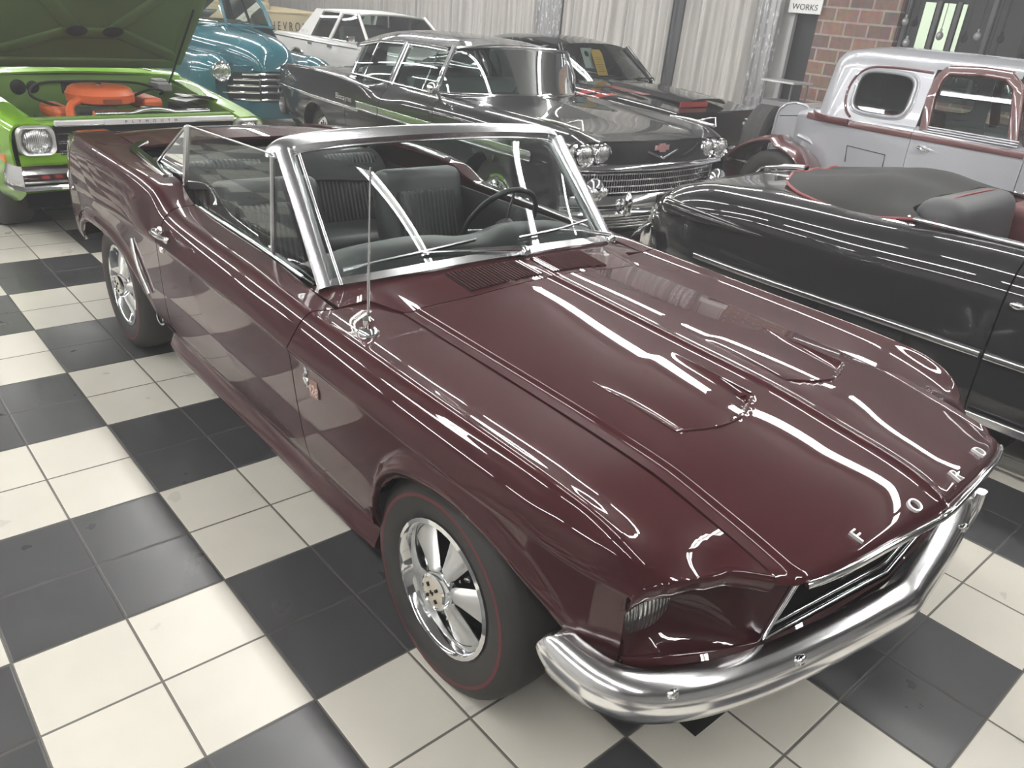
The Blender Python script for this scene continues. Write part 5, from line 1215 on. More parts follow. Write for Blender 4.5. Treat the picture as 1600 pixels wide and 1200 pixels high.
put([[(x, 3.60, z) for z in (.4, .65, .93)] for x in np.linspace(-.9, .9, 6)], 'tail_panel', WHT, l, ref=(0, 2, .6)); under(l, .82, -1.0, 3.4)
for y in (1.6, 2.4):
    se = soft('bench_seat', (0, y-.2, .60), (1.4, .5, .2), l, BLACK); soft('seat_backrest', (0, .3, .30), (1.4, .14, .55), se, mat('red_grey_seat', (.10, .09, .09), .8), (-.15, 0, 0))

# ---- cream pickup seen from behind ----
CRM = mat('cream_paint', (.55, .47, .29), .35, 0, .6, .05)
k = thing('pickup_truck', (6.95, 10.2, 0), 0, 'cream pickup truck showing its lettered tailgate behind the teal sedan', 'truck')
TGM = MB(); TGM.box((0, 0, .98), (1.46, .05, .52)); TG = TGM.obj('tailgate', CRM, k, 0, bevel=.015)
e = MB()
for z in (1.22, .745): e.box((0, -.03, z), (1.46, .03, .045))
for s in (-1, 1): e.box((s*.70, -.03, .98), (.05, .03, .5))
e.obj('tailgate_border', CRM, TG, 0, bevel=.01)
tx = MB(); add_text(tx, 'CHEVROLET', .22, frame((0, -.03, .97), (1, 0, 0), (0, 0, 1)), .006, sx=.62, space=1.62); tx.obj('tailgate_lettering', mat('black_letters', (.02, .02, .02), .5), TG, 0)
for s in (-1, 1):
    MB().box((s*.80, 1.2, .88), (.10, 2.4, .72)).obj('bed_side', CRM, k, 0, bevel=.03); fb = MB(); fb.ball((s*.92, 1.15, .62), .5, 20, (.42, 1.15, .75)); fb.obj('rear_fender', CRM, k)
    MB().box((s*.80, -.02, .92), (.10, .06, .16)).obj('tail_lamp', REDP, k, 0, bevel=.02)
    for y in (1.15, 3.9): wheel(k, (s*.78, y, .36), s, .36, .19, .20, 'cover')
MB().box((0, 1.2, .64), (1.5, 2.4, .05)).obj('bed_floor', CRM, k, 0)
MB().box((0, -.12, .46), (1.75, .10, .16)).obj('bumper', CHROME, k, 0, bevel=.03); under(k, .6, .1, 4.8, .35, .62)
cb_ = MB(); cb_.box((0, 3.2, .95), (1.62, 1.5, .75)); cb_.obj('cab_body', CRM, k, 0, bevel=.08); MB().box((0, 4.6, .9), (1.3, 1.4, .5)).obj('hood', CRM, k, 0, bevel=.12)
roof(k, (2.5, 3.8), [(2.5, .62), (3.8, .62)], [(2.5, 1.72), (3.8, 1.72)], [(2.5, 1.80), (3.8, 1.80)], CRM)
for s in (-1, 1):
    for y in (2.52, 3.85): pillar(k, [(s*.74, y, 1.3), (s*.62, y, 1.73)], .08, .08, (s, 0, .3), CRM)
    pane(k, [(s*.74, 2.55, 1.32), (s*.74, 3.8, 1.32)], [(s*.62, 2.55, 1.72), (s*.62, 3.8, 1.72)])
pane(k, [(-.7, 2.5, 1.32), (.7, 2.5, 1.32)], [(-.6, 2.5, 1.72), (.6, 2.5, 1.72)], name='rear_glass')
mr = MB(); mr.lathe([(.001, .03), (.05, .025), (.075, .0), (.07, -.03), (.001, -.05)], 20, Matrix.Translation((-1.0, 3.3, 1.55)) @ Matrix.Rotation(PI/2, 4, 'X')); mr.tube([(-1.0, 3.33, 1.55), (-.82, 3.33, 1.4)], .012, 8); mr.obj('door_mirror', CHROME, k)
# ---- black convertible beside the maroon car ----
r = thing('convertible_car', (3.93, -6.46, 0), 0, 'black open convertible with red piping on its top cover, right of the maroon car', 'car')
rows = [st(-.95, (.70, .40), (.78, .44), (.84, .54), (.86, .70), (.82, .82), (.72, .90), (.56, .90), (0, .92)),
        st(-.4, (.80, .30), (.88, .36), (.915, .55), (.925, .74), (.885, .88), (.76, .965), (.58, .95), (0, .99)),
        st(.9, (.84, .24), (.91, .30), (.93, .55), (.935, .76), (.90, .90), (.80, .985), (.68, .99), (0, 1.03)),
        st(1.5, (.85, .23), (.915, .30), (.935, .55), (.935, .76), (.90, .90), (.80, .985), (.72, 1.0), (.70, 1.0)),
        st(2.4, (.85, .23), (.915, .30), (.937, .55), (.937, .76), (.905, .90), (.81, .985), (.73, 1.003), (.70, 1.0)),
        st(3.2, (.84, .25), (.91, .33), (.935, .55), (.935, .75), (.905, .88), (.82, .955), (.74, .975), (.70, .985)),
        st(3.55, (.83, .28), (.90, .36), (.93, .56), (.93, .75), (.90, .88), (.81, .95), (.70, .975), (0, 1.0)),
        st(3.95, (.80, .32), (.87, .40), (.90, .56), (.90, .74), (.865, .86), (.76, .935), (.60, .950), (0, .968)),
        st(4.18, (.76, .36), (.82, .44), (.85, .56), (.855, .72), (.815, .83), (.70, .893), (.54, .905), (0, .918)),
        st(4.38, (.66, .42), (.72, .48), (.75, .58), (.755, .68), (.71, .76), (.60, .815), (.46, .825), (0, .838)),
        st(4.52, (.50, .46), (.56, .50), (.59, .58), (.59, .64), (.55, .69), (.46, .728), (.36, .735), (0, .748))]
AR = [(0, .34, .36), (2.90, .30, .33)]
Br = Shell(K(*rows), arch(AR, .22), 2); EXT = aextra(AR)
for s in (-1, 1):
    put(Br.panel(usamp(0, 6, 6), -.95, .90, vsam(-.95, .9, EXT, 28), s), 'front_fender', BLKP, r)
    put(Br.panel(usamp(0, 6, 6), .906, 2.325, vsam(.906, 2.325, (), 20), s), 'door', BLKP, r)
    q = put(Br.panel(usamp(0, 6, 6), 2.333, 4.52, vsam(2.333, 4.52, EXT+[4.05, 4.1, 4.25, 4.3, 4.45, 4.5], 40), s), 'quarter_panel', BLKP, r)
    for a, b in ((-.4, .9), (.91, 2.32), (2.34, 3.93)):
        strip(r, [(s*(Br.P(2, y)[0]+.006), y, .552) for y in np.linspace(a, b, 24)], .030, .024, (s, 0, 0), ALU)
        sm = MB()
    for a, b in ((.5, 2.32), (2.335, 2.50)): strip(r, [(s*.925, y, .262) for y in np.linspace(a, b, 8)], .045, .02, (s, 0, -.3), ALU, 'rocker_molding')
    tl = MB(); n_ = 26
    for i in range(1): pass
    path = [(s*(Br.P(3.15, y)[0]-.004), y, .772) for y in np.linspace(3.50, 4.22, n_)]
    tl.tube(path, [.002+.048*(math.sin(PI/2*i/(n_-1))**.8) for i in range(n_)], 16, flat=.85); tp_ = tl.obj('tail_lamp_pod', BLKP, r, 60)
    rg = MB(); c = path[-1]; Mr = Matrix.Translation(c) @ Matrix.Rotation(-PI/2, 4, 'X'); rg.lathe([(.044, -.02), (.052, .0), (.048, .012), (.034, .012)], 24, Mr); rg.obj('tail_lamp_ring', CHROME, tp_)
    ln = MB(); ln.lathe([(.036, .01), (.02, .026), (.001, .03)], 20, Mr); ln.obj('tail_lamp_lens', REDP, tp_)
    MB().sweep([(s*.735, y, 1.008) for y in np.linspace(1.0, 2.86, 12)], rrect(.016, .05, .006), (0, 0, 1)).obj('sill_molding', CHROME, r, 40)
    MB().ball((s*.94, 2.27, .80), .02, 14, (.6, 1.6, .8)).obj('door_button', CHROME, r)
    for y in (0, 2.90): wheel(r, (s*.74, y, .34), s, .34, .18, .19, 'cover')
put(Br.panel(usamp(6, 7, 16), -.95, .9, vsam(-.95, .9, (), 26), -1)+Br.panel(usamp(6, 7, 16), -.95, .9, vsam(-.95, .9, (), 26), 1)[::-1], 'hood', BLKP, r)
DK = put(Br.panel(usamp(6, 7, 16), 3.50, 4.52, vsam(3.5, 4.52, (4.45, 4.5), 26), -1)+Br.panel(usamp(6, 7, 16), 3.5, 4.52, vsam(3.5, 4.52, (4.45, 4.5), 26), 1)[::-1], 'trunk_lid', BLKP, r)
hd_ = MB(); hd_.sweep([(0, 3.86, 1.005), (0, 4.0, .985), (0, 4.14, .955)], rrect(.03, .045, .012), (0, 0, 1), scale=[1.2, 1.1, .4]); hd_.obj('trunk_handle', CHROME, DK, 40)
put([[(x*(1-.0), 4.52-.02*v, .74-.30*v) for v in np.linspace(0, 1, 5)] for x in np.linspace(-.58, .58, 12)], 'tail_panel', BLKP, r, ref=(0, 2, .6))
bp = MB(); pth = [(x, 4.66-.24*(abs(x)/.88)**2.5, .48) for x in np.linspace(-.90, .90, 31)]
bp.sweep(pth, [(-.05, .075), (0, .06), (.02, .03), (.02, -.03), (0, -.06), (-.05, -.075)], lambda i: (pth[i][0]*.5, 1, 0)); bo = bp.obj('bumper', CHROME, r, 40)
for s in (-1, 1): MB().sweep([(s*.42, 4.62, .38), (s*.42, 4.65, .50), (s*.42, 4.62, .62)], rrect(.05, .06, .02), (0, 1, 0)).obj('bumper_guard', CHROME, bo, 40)
bpf = MB(); pth3 = [(x, -1.10+.22*(abs(x)/.88)**2.5, .46) for x in np.linspace(-.90, .90, 31)]
bpf.sweep(pth3, [(-.05, .075), (0, .06), (.02, .03), (.02, -.03), (0, -.06), (-.05, -.075)], lambda i: (pth3[i][0]*.5, -1, 0)); bpf.obj('bumper', CHROME, r, 40)
put([[(x, -.95-.02*(1-(x/.8)**2), z) for z in np.linspace(.40, .90, 5)] for x in np.linspace(-.80, .80, 12)], 'front_panel', BLKP, r, ref=(0, 0, .6)); MB().box((0, -.99, .66), (1.1, .05, .16)).obj('grille', CHROME, r, 0, bevel=.02)
for s in (-1, 1): headlamp(r, (s*.68, -.96, .76), .09)
# cover over the folded top, with red piping along its edge
FAB = mat('black_fabric_cover', (.020, .020, .019), .8, noise=(60, .15)); PIPE = mat('red_piping', (.22, .035, .04), .5)
def bw(y): return float(pchip([2.72, 2.86, 3.0, 3.2, 3.45, 3.65, 3.78], [.70, .715, .735, .745, .70, .56, .30], y))
def bz_(y): return float(pchip([2.72, 2.86, 3.0, 3.2, 3.45, 3.65, 3.78], [1.0, .985, .968, .968, .985, 1.0, 1.008], y))
def bt(y): return float(pchip([2.72, 2.9, 3.15, 3.45, 3.65, 3.78], [1.055, 1.09, 1.115, 1.075, 1.03, 1.012], y))
G = []
for a in np.linspace(-1, 1, 41):
    row = []
    for y in np.r_[np.linspace(2.74, 3.6, 22), np.linspace(3.63, 3.78, 8)]:
        w = bw(y); e = bz_(y); c = bt(y)
        x = a*w; k = (1-abs(a)**3.2)
        # two soft shoulders with a dip toward the middle front
        dip = .0
        row.append((x, y+max(0, 3.35-y)/.61*(.21 if abs(a) < .8 else .21-.12*((abs(a)-.8)/.2)**2), e+(c-e)*k**.8-dip+.006*math.sin(9*a+4*y)))
    G.append(row)
BO = MB().grid(G).obj('top_cover', FAB, r, 180, solid=.01, ref=(0, 3.2, .8))
ep = [G[0][j] for j in range(len(G[0]))]+[G[i][-1] for i in range(1, len(G))]+[G[-1][j] for j in range(len(G[0])-1, -1, -1)]
MB().tube(ep, .0085, 8).obj('cover_piping', PIPE, BO)
for p in (ep[2], ep[len(G[0])-6], ep[-3]): MB().ball((p[0]*1.0, p[1], p[2]+.012), .009, 10).obj('cover_snap', CHROME, BO)
# front drop of the cover down into the well
put([[(G[i][0][0]*.98, G[i][0][1]-.01*v, G[i][0][2]-.25*v) for v in np.linspace(0, 1, 4)] for i in range(1, 40)], 'cover_front', FAB, r, .006, ref=(0, 3.2, .8))
GRV = mat('grey_vinyl', (.050, .050, .053), .5); REDV = mat('red_leather', (.085, .016, .018), .5)
rs_ = soft('rear_seat', (0, 2.40, .68), (1.34, .50, .20), r, REDV); soft('seat_backrest', (-.24, .40, .20), (.80, .24, .44), rs_, GRV, (-.10, 0, 0), .09)
gtop = catmull([(-.645, 2.80, .97), (-.62, 2.80, 1.04), (-.54, 2.80, 1.094), (-.25, 2.80, 1.104), (.06, 2.80, 1.094), (.14, 2.80, 1.04)], 5)
MB().tube(gtop, .006, 6).obj('seat_piping', PIPE, r)
soft('rear_trim_panel', (.43, 2.66, .86), (.50, .30, .30), r, REDV, (0, 0, 0), .05)
fs_ = soft('front_seat', (0, 1.45, .62), (1.34, .52, .22), r, REDV); soft('seat_backrest', (0, .34, .24), (1.34, .16, .50), fs_, REDV, (-.18, 0, 0), .06)
for s in (-1, 1): MB().box((s*.70, 1.9, .78), (.04, 2.0, .40)).obj('door_card', REDV, r, 0, bevel=.01)
MB().box((0, .95, .86), (1.40, .20, .22)).obj('dashboard', BLKP, r, 0, bevel=.04)
SWM = Matrix.Translation((.38, 1.15, .98)) @ Matrix.Rotation(-1.0, 4, 'X'); w_ = MB(); w_.tube([SWM @ Vector((.21*math.cos(a), .21*math.sin(a), 0)) for a in np.linspace(0, 2*PI, 28, endpoint=False)], .011, 8, closed=True); w_.obj('steering_wheel', BLACK, r)
pane(r, [(-.70, .80, 1.0), (0, .68, 1.03), (.70, .80, 1.0)], [(-.60, 1.02, 1.38), (0, .96, 1.40), (.60, 1.02, 1.38)], name='windshield'); strip(r, [(-.70, .80, 1.0), (-.60, 1.02, 1.38), (0, .96, 1.40), (.60, 1.02, 1.38), (.70, .80, 1.0)], .03, .03, (0, -1, .4), CHROME, 'windshield_frame')
under(r, .78, -.7, 4.3); MB().box((0, 2.0, .5), (1.4, 2.4, .04)).obj('cabin_floor', DARK, r, 0)

# ---- silver and maroon street rod coupe ----
SILV = mat('silver_paint', (.42, .43, .46), .35, .3, 1, .03, .2); MAR2 = mat('maroon_trim_paint', (.085, .016, .016), .3, 0, 1, .03)
v = thing('coupe_car', (6.96, -3.9, 0), math.radians(-3), 'silver street rod coupe with maroon belt, door frame and rear fender', 'car')
# lower body
rows = [st(-.5, (.30, .36), (.34, .60), (.34, .90), (.30, 1.0), (.18, 1.05), (0, 1.07)), st(.55, (.52, .34), (.58, .60), (.60, .95), (.58, 1.03), (.40, 1.09), (0, 1.12)),
        st(.85, (.58, .34), (.66, .60), (.685, .95), (.69, 1.04), (.66, 1.09), (.60, 1.12)), st(1.7, (.60, .34), (.68, .60), (.70, .95), (.70, 1.04), (.685, 1.09), (.66, 1.12)),
        st(2.2, (.58, .36), (.655, .60), (.68, .95), (.685, 1.04), (.67, 1.09), (.64, 1.12)), st(2.55, (.54, .40), (.61, .62), (.635, .95), (.64, 1.04), (.62, 1.09), (.59, 1.12)),
        st(2.80, (.48, .48), (.54, .66), (.56, .95), (.565, 1.04), (.54, 1.08), (.50, 1.10)), st(2.95, (.40, .56), (.46, .70), (.475, .93), (.475, 1.01), (.46, 1.04), (.42, 1.06))]
Bv = Shell(K(*rows))
for s in (-1, 1):
    hp_ = put(Bv.panel(usamp(0, 5, 5), -.5, .80, vsam(-.5, .8, (), 16), s), 'hood_side', SILV, v)
    dr_ = put(Bv.panel(usamp(0, 5, 5), .806, 1.695, vsam(.806, 1.695, (), 14), s), 'door', SILV, v)
    bq = put(Bv.panel(usamp(0, 5, 5), 1.70, 2.95, vsam(1.70, 2.95, (), 24), s), 'rear_body', SILV, v)
    for a, b in ((.1, .80), (.81, 1.693), (1.702, 2.78)):
        strip(v, [(s*(Bv.P(3, y)[0]+.004), y, 1.045) for y in np.linspace(a, b, 18)], .055, .014, (s, 0, .1), MAR2, 'belt_molding')
    # access door outline in the quarter
    o_ = MB(); o_.tube([(s*(Bv.P(1.7, y)[0]+.001), y, z) for y, z in ((2.24, .72), (2.26, .86), (1.88, .85), (1.87, .70))], .0035, 6); o_.obj('access_door_seam', DARK, bq)
    hh = MB(); hh.tube(catmull([(s*.70, 1.61, .965), (s*.735, 1.60, .965), (s*.74, 1.55, .955), (s*.735, 1.50, .945)], 5), [.012]*10+[.009]*6, 8); hh.ball((s*.70, 1.61, .965), .016, 10); hh.obj('door_handle', CHROME, dr_)
    pass
    # door glass frame in maroon
    fr_ = MB()
    for pth_ in ([(s*.675, 1.62, 1.10), (s*.635, 1.66, 1.35), (s*.60, 1.655, 1.50), (s*.585, 1.60, 1.565)], [(s*.585, 1.60, 1.565), (s*.585, 1.35, 1.585), (s*.585, 1.12, 1.575)], [(s*.585, 1.14, 1.575), (s*.60, 1.04, 1.50), (s*.655, .93, 1.10)]):
        fr_.sweep(resamp(pth_, 10), rrect(.045, .08, .015), (s, 0, .25))
    fo_ = fr_.obj('door_window_frame', MAR2, dr_, 50)
    pane(v, [(s*.66, .96, 1.12), (s*.66, 1.60, 1.12)], [(s*.60, 1.10, 1.55), (s*.60, 1.60, 1.55)])
    for k in range(3): strip(v, [(s*(.690-.004*k), y, 1.095+.018*k) for y in np.linspace(.88, 1.62, 8)], .012, .014, (s, 0, .3), SILV, 'sill_ribs')
    # rear fender
    Gf = []
    for a in np.linspace(-.05*PI, PI*1.12, 34):
        row = []
        for u in np.linspace(0, 1, 12):
            rr = .455*(1-.10*(abs(2*u-1))**2.2)+(.05*math.sin(a) if a < PI/2 else .0)
            yy = 2.86+rr*1.02*math.cos(a)*(1.0 if a < PI/2 else 1.05)+(.16*max(0, math.cos(a))**2)
            row.append((s*(.56+.36*u), yy, .36+rr*.98*math.sin(a) if math.sin(a) > 0 else .36+rr*.6*math.sin(a)))
        Gf.append(row)
    ff = put(Gf, 'rear_fender', MAR2, v, .015, ref=(s*.7, 2.86, .36)); ap = [p[-1] for p in Gf]; MB().tube(ap, .012, 8).obj('fender_bead', MAR2, ff)
    MB().tube([(s*.585, 2.86-.49*math.cos(a)*.98, .40+.45*math.sin(a)) for a in np.linspace(.05, 1.5, 14)], .022, 8).obj('fender_welt', SILV, bq)
    wheel(v, (s*.76, 2.86, .36), s, .36, .24, .20, 'slot'); wheel(v, (s*.72, 0, .33), s, .33, .17, .19, 'slot')
    Gf2 = [[(s*(.44+.38*u), .0+.46*math.cos(a)*1.15, .33+.44*(1-.1*abs(2*u-1)**2)*math.sin(a)) for u in np.linspace(0, 1, 8)] for a in np.linspace(0, PI, 20)]
    put(Gf2, 'front_fender', MAR2, v, .015, ref=(s*.6, 0, .33)); MB().box((s*.76, 1.4, .32), (.26, 1.9, .04)).obj('running_board', MAR2, v, 0, bevel=.01); headlamp(v, (s*.42, -.62, .82), .09)
# cab: one rounded shell from the belt to the roof, with a window opening in each quarter
def outline(inset, w, yr, y0, n=110):
    """half plan outline from the door post round the rear corner to the centre line"""
    W = w-inset; R = .34-min(.2, inset*.6); Y = yr-inset; pts = []
    segs = [((W, y0), (W, Y-R))]; L1 = Y-R-y0; L2 = PI/2*R; L3 = W-R; Lt_ = L1+L2+L3
    for i in range(n):
        d = Lt_*i/(n-1)
        if d <= L1: pts.append((W, y0+d))
        elif d <= L1+L2: a_ = (d-L1)/R; pts.append((W-R+R*math.cos(a_), Y-R+R*math.sin(a_)))
        else: pts.append((W-R-(d-L1-L2), Y))
    return pts
def inz(z): return 0 if z < 1.50 else .15*(1-math.sqrt(max(0, 1-((z-1.50)/.15)**2)))
def wz(z): return .676-.075*max(0, z-1.08)/.45
def yz(z): return 2.765-.02*max(0, z-1.08)/.45
WC, WA, WB = (2.075, 1.325), .245, .165
def inwin(y, z, f=1.0): return (abs(y-WC[0])/(WA*f))**4+(abs(z-WC[1])/(WB*f))**4 < 1
zl = list(np.linspace(1.075, 1.50, 40))+[1.50+.15*math.sin(PI/2*k/10) for k in range(1, 10)]
for s in (-1, 1):
    mb = MB(); rows_ = []
    for z in zl:
        rows_.append([(s*x, y, z) for x, y in outline(inz(z), wz(z), yz(z), 1.70)])
    V = [p for q in rows_ for p in q]; n_ = len(rows_[0]); F = []
    for i in range(len(rows_)-1):
        for j in range(n_-1):
            c = [(rows_[i+a_][j+c_]) for a_ in (0, 1) for c_ in (0, 1)]; cy_ = sum(p[1] for p in c)/4; cz_ = sum(p[2] for p in c)/4; cx_ = abs(sum(p[0] for p in c)/4)
            if inwin(cy_, cz_) and cx_ > .45: continue
            F.append((i*n_+j, i*n_+j+1, (i+1)*n_+j+1, (i+1)*n_+j))
    mb.add(V, F); uq = mb.obj('upper_quarter', SILV, v, 180, solid=.02, ref=(0, 2.0, 1.3))
    def side_pt(y, z):
        o_ = outline(inz(z), wz(z), yz(z), 1.70); ys_ = [p[1] for p in o_]; i_ = int(np.argmin([abs(t_-y) for t_ in ys_])); return (s*o_[i_][0], y, z)
    N = 56; ang = [2*PI*i/N for i in range(N)]
    def wring(f, off):
        out = []
        for a_ in ang:
            q_ = 1/((abs(math.cos(a_))/WA)**4+(abs(math.sin(a_))/WB)**4)**.25*f
            p = side_pt(WC[0]+q_*math.cos(a_), WC[1]+q_*math.sin(a_)); out.append((p[0]+s*off, p[1], p[2]))
        return out
    MB().tube(wring(1.06, .004), .016, 8, closed=True).obj('window_surround', SILV, uq); MB().tube(wring(.99, .004), .009, 8, closed=True).obj('window_gasket', mat('dark_gasket', (.04, .04, .04), .5), uq); MB().tube(wring(1.16, -.002), .010, 8, closed=True).obj('window_bead', SILV, uq)
    st_ = [side_pt(y, z) for y, z in ((1.715, 1.535), (1.95, 1.54), (2.15, 1.535), (2.28, 1.51), (2.36, 1.45), (2.40, 1.36), (2.40, 1.25), (2.36, 1.15), (2.30, 1.10))]
    MB().tube(catmull([(p[0]+s*.004, p[1], p[2]) for p in st_], 6), .011, 8).obj('reveal_stripe', MAR2, uq)
    gq = MB(); gq.add(wring(.99, -.012), [tuple(range(N))]); gq.obj('quarter_window', GLASS, uq, 0)
    bl2 = outline(-.004, .690, 2.80, 2.30); MB().sweep([(s*x, y, 1.055+.02*max(0, (y-2.5)/.3)) for x, y in bl2[::3]+[bl2[-1]]], rrect(.016, .055, .006), lambda i: (s*max(.05, bl2[min(3*i, 109)][0]), .9*(bl2[min(3*i, 109)][1]-1.9), 0)).obj('belt_molding', MAR2, uq, 50)
zt_ = 1.50+.15*math.sin(PI/2*.9)
Gr = []
for q in np.linspace(0, 1, 14):
    o_ = outline(inz(zt_), wz(zt_), yz(zt_), 1.02, 80); f = 1-q
    Gr.append([(-x*f, 1.02+(y-1.02)*(1-.28*q*min(1, max(0, (y-1.9)/.6))), zt_+.055*(1-f**2.2)-.03*max(0, (1.5-y)/.5)**2) for x, y in o_])
Gr2 = Gr+[[(-p[0], p[1], p[2]) for p in row] for row in Gr[::-1][1:]]
put(Gr2, 'roof', SILV, v, .02, ref=(0, 1.9, 1.2))
for s in (-1, 1): put([[(s*(wz(1.55)-inz(z)+.002), y, z) for z in np.linspace(1.565, zt_+.003, 6)] for y in np.linspace(1.05, 1.72, 8)], 'roof_edge', SILV, v, .012, ref=(0, 1.4, 1.3))
wsf = MB()
for s in (-1, 1): wsf.sweep(resamp([(s*.62, .84, 1.10), (s*.56, 1.02, 1.57)], 6), rrect(.05, .05, .015), (0, -1, .3))
wsf.sweep(resamp([(-.56, 1.02, 1.57), (.56, 1.02, 1.57)], 4), rrect(.05, .05, .015), (0, -1, .3)); wsf.obj('windshield_frame', MAR2, v, 50); pane(v, [(-.60, .84, 1.11), (.60, .84, 1.11)], [(-.55, 1.02, 1.56), (.55, 1.02, 1.56)], name='windshield')
# trunk box, and a tyre shape behind it standing in for a black fender
tb = MB(); prof_ = [(.0, .60), (.0, .98), (.03, 1.06), (.10, 1.105), (.22, 1.115), (.33, 1.09), (.40, 1.03), (.42, .96), (.44, .60)]
Gt = [[(x, 2.84+a, z) for a, z in prof_] for x in np.linspace(-.36, .36, 6)]
tb.grid(Gt)
for x in (-.36, .36): tb.add([(x, 2.84+a, z) for a, z in prof_], [tuple(range(len(prof_)))])
TBX = tb.obj('trunk_box', SILV, v, 30, bevel=.012)
for s in (-1, 1):
    MB().tube([(s*.362, 2.86+a*.94, z) for a, z in prof_], .012, 8).obj('trunk_edge_bead', SILV, TBX); MB().tube([(s*.363, 2.88, .62), (s*.363, 2.88, .97), (s*.363, 3.04, 1.0), (s*.363, 3.22, .97)], .0035, 6).obj('trunk_seam', DARK, TBX)
spw = Matrix.Translation((-.22, 3.47, .64)) @ Matrix.Rotation(.28, 4, 'Z') @ Matrix.Rotation(PI/2, 4, 'X') 
sp2 = MB(); pr_ = [(.21, -.09), (.30, -.11), (.37, -.10)]+[(.395+.004*(k % 2), -.085+.17*k/16) for k in range(17)]+[(.37, .10), (.30, .11), (.21, .09)]  # tread ridges stand for curtain folds reflected in the fender
sp2.lathe(pr_, 40, spw); SPT = sp2.obj('fender_stand_in', RUBBER, v, 30); c2 = MB(); c2.lathe([(.22, -.05), (.10, -.06), (.001, -.06)], 28, spw); c2.lathe([(.22, .05), (.10, .06), (.001, .06)], 28, spw); c2.obj('stand_in_rim', DARK, SPT)
MB().tube([(-.16, 2.9, .60), (-.16, 3.4, .62)], .03, 8).obj('stand_in_bracket', DARK, v)
cbm = MB(); cbm.lathe([(.001, .05), (.045, .045), (.055, .02), (.05, -.02), (.03, -.03), (.03, -.06), (.012, -.07), (.012, -.30)], 20, Matrix.Translation((-.80, 3.44, .545)) @ Matrix.Rotation(-PI/2, 4, 'X')); cbm.obj('tail_lamp', CHROME, v)
MB().box((0, -.52, .72), (.60, .05, .62)).obj('grille', CHROME, v, 0, bevel=.05); under(v, .52, -.4, 2.7, .26, .42); MB().box((0, 1.6, .40), (1.0, 1.6, .04)).obj('cabin_floor', DARK, v, 0)
se = soft('bench_seat', (0, 1.75, .70), (1.1, .5, .2), v, mat('maroon_seat', (.10, .025, .025), .6)); soft('seat_backrest', (0, .30, .26), (1.1, .14, .44), se, se.data.materials[0], (-.15, 0, 0))

# ---- black coupe with red hash stripes ----
b_ = thing('coupe_car', (6.72, .66, 0), math.radians(3), 'black coupe with red hash stripes and a yellow tag in its windshield', 'car')
rows = [st(-.62, (.70, .40), (.80, .48), (.86, .62), (.87, .76), (.83, .86), (.74, .91), (0, .905)), st(-.3, (.80, .30), (.88, .38), (.91, .60), (.915, .80), (.885, .90), (.78, .945), (0, .945)), st(.3, (.82, .22), (.90, .30), (.92, .60), (.93, .84), (.90, .94), (.80, .985), (0, 1.0)),
        st(.95, (.82, .22), (.90, .30), (.925, .60), (.93, .85), (.90, .955), (.80, 1.01), (0, 1.05)), st(2.2, (.82, .22), (.90, .30), (.925, .60), (.93, .86), (.90, .96), (.78, 1.02), (.74, 1.03)), st(2.9, (.80, .26), (.89, .34), (.92, .60), (.93, .88), (.90, .98), (.74, 1.03), (.70, 1.04)), st(3.6, (.76, .40), (.82, .48), (.85, .64), (.86, .84), (.83, .92), (.70, .96), (0, .97))]
AR = [(.15, .33, .37), (2.85, .33, .36)]
Bb = Shell(K(*rows), arch(AR, .2), 3); EXT = aextra(AR); REDS = mat('red_stripe_paint', (.36, .03, .03), .3, 0, 1, .03)
for s in (-1, 1):
    F_ = put(Bb.panel(usamp(0, 5, 5), -.62, 1.0, vsam(-.62, 1.0, EXT, 28), s), 'front_fender', BLKP, b_)
    put(Bb.panel(usamp(0, 5, 5), 1.006, 2.2, vsam(1.006, 2.2, (), 14), s), 'door', BLKP, b_); put(Bb.panel(usamp(0, 5, 5), 2.206, 3.6, vsam(2.206, 3.6, EXT, 28), s), 'quarter_panel', BLKP, b_)
    for yc in (.62, .40):
        put([[tuple(Vector((s*p[0], p[1], p[2]))+Vector((s*.003, 0, .003))) for p in [Bb.P(u, yc+dy-.16*(u-3.2)) for u in np.linspace(3.2, 5.0, 12)]] for dy in np.linspace(0, .13, 5)], 'hash_stripe', REDS, F_, .001, ref=(0, .5, .4))
    for y in (.15, 2.85): wheel(b_, (s*.76, y, .33), s, .33, .21, .19, 'slot')
    pillar(b_, [(s*.76, .86, 1.02), (s*.60, 1.22, 1.38)], .05, .06, (s, -.5, .4), BLKP, 'windshield_post'); strip(b_, [(s*.765, .85, 1.03), (s*.615, 1.19, 1.375)], .012, .02, (s*.5, -1, .5), CHROME, 'windshield_molding')
    put([[(s*(.76-.17*q-.03*t_), 2.15+1.3*t_-.25*q, 1.02+.36*q-.30*q*t_**1.5) for t_ in np.linspace(0, 1, 8)] for q in np.linspace(0, 1, 6)], 'sail_panel', BLKP, b_, .03, ref=(0, 2.4, 1.1))
    pane(b_, [(s*.765, .92, 1.01), (s*.76, 2.2, 1.03)], [(s*.62, 1.26, 1.37), (s*.60, 2.0, 1.385)])
HB = put(Bb.panel(usamp(5, 6, 14), -.62, .80, vsam(-.62, .8, (), 20), -1)+Bb.panel(usamp(5, 6, 14), -.62, .8, vsam(-.62, .8, (), 20), 1)[::-1], 'hood', BLKP, b_)
put(Bb.panel(usamp(5, 6, 10), .80, 1.0, vsam(.8, 1.0, (), 5), -1)+Bb.panel(usamp(5, 6, 10), .8, 1.0, vsam(.8, 1.0, (), 5), 1)[::-1], 'cowl_panel', BLKP, b_)
hs_ = put([[(x, y, .965+.055*(y+.5)/1.1+.045*(1-(abs(x)/.36)**4)) for y in np.linspace(-.45, .62, 10)] for x in np.linspace(-.36, .36, 12)], 'hood_bulge', BLKP, HB, .02, ref=(0, 0, .8))
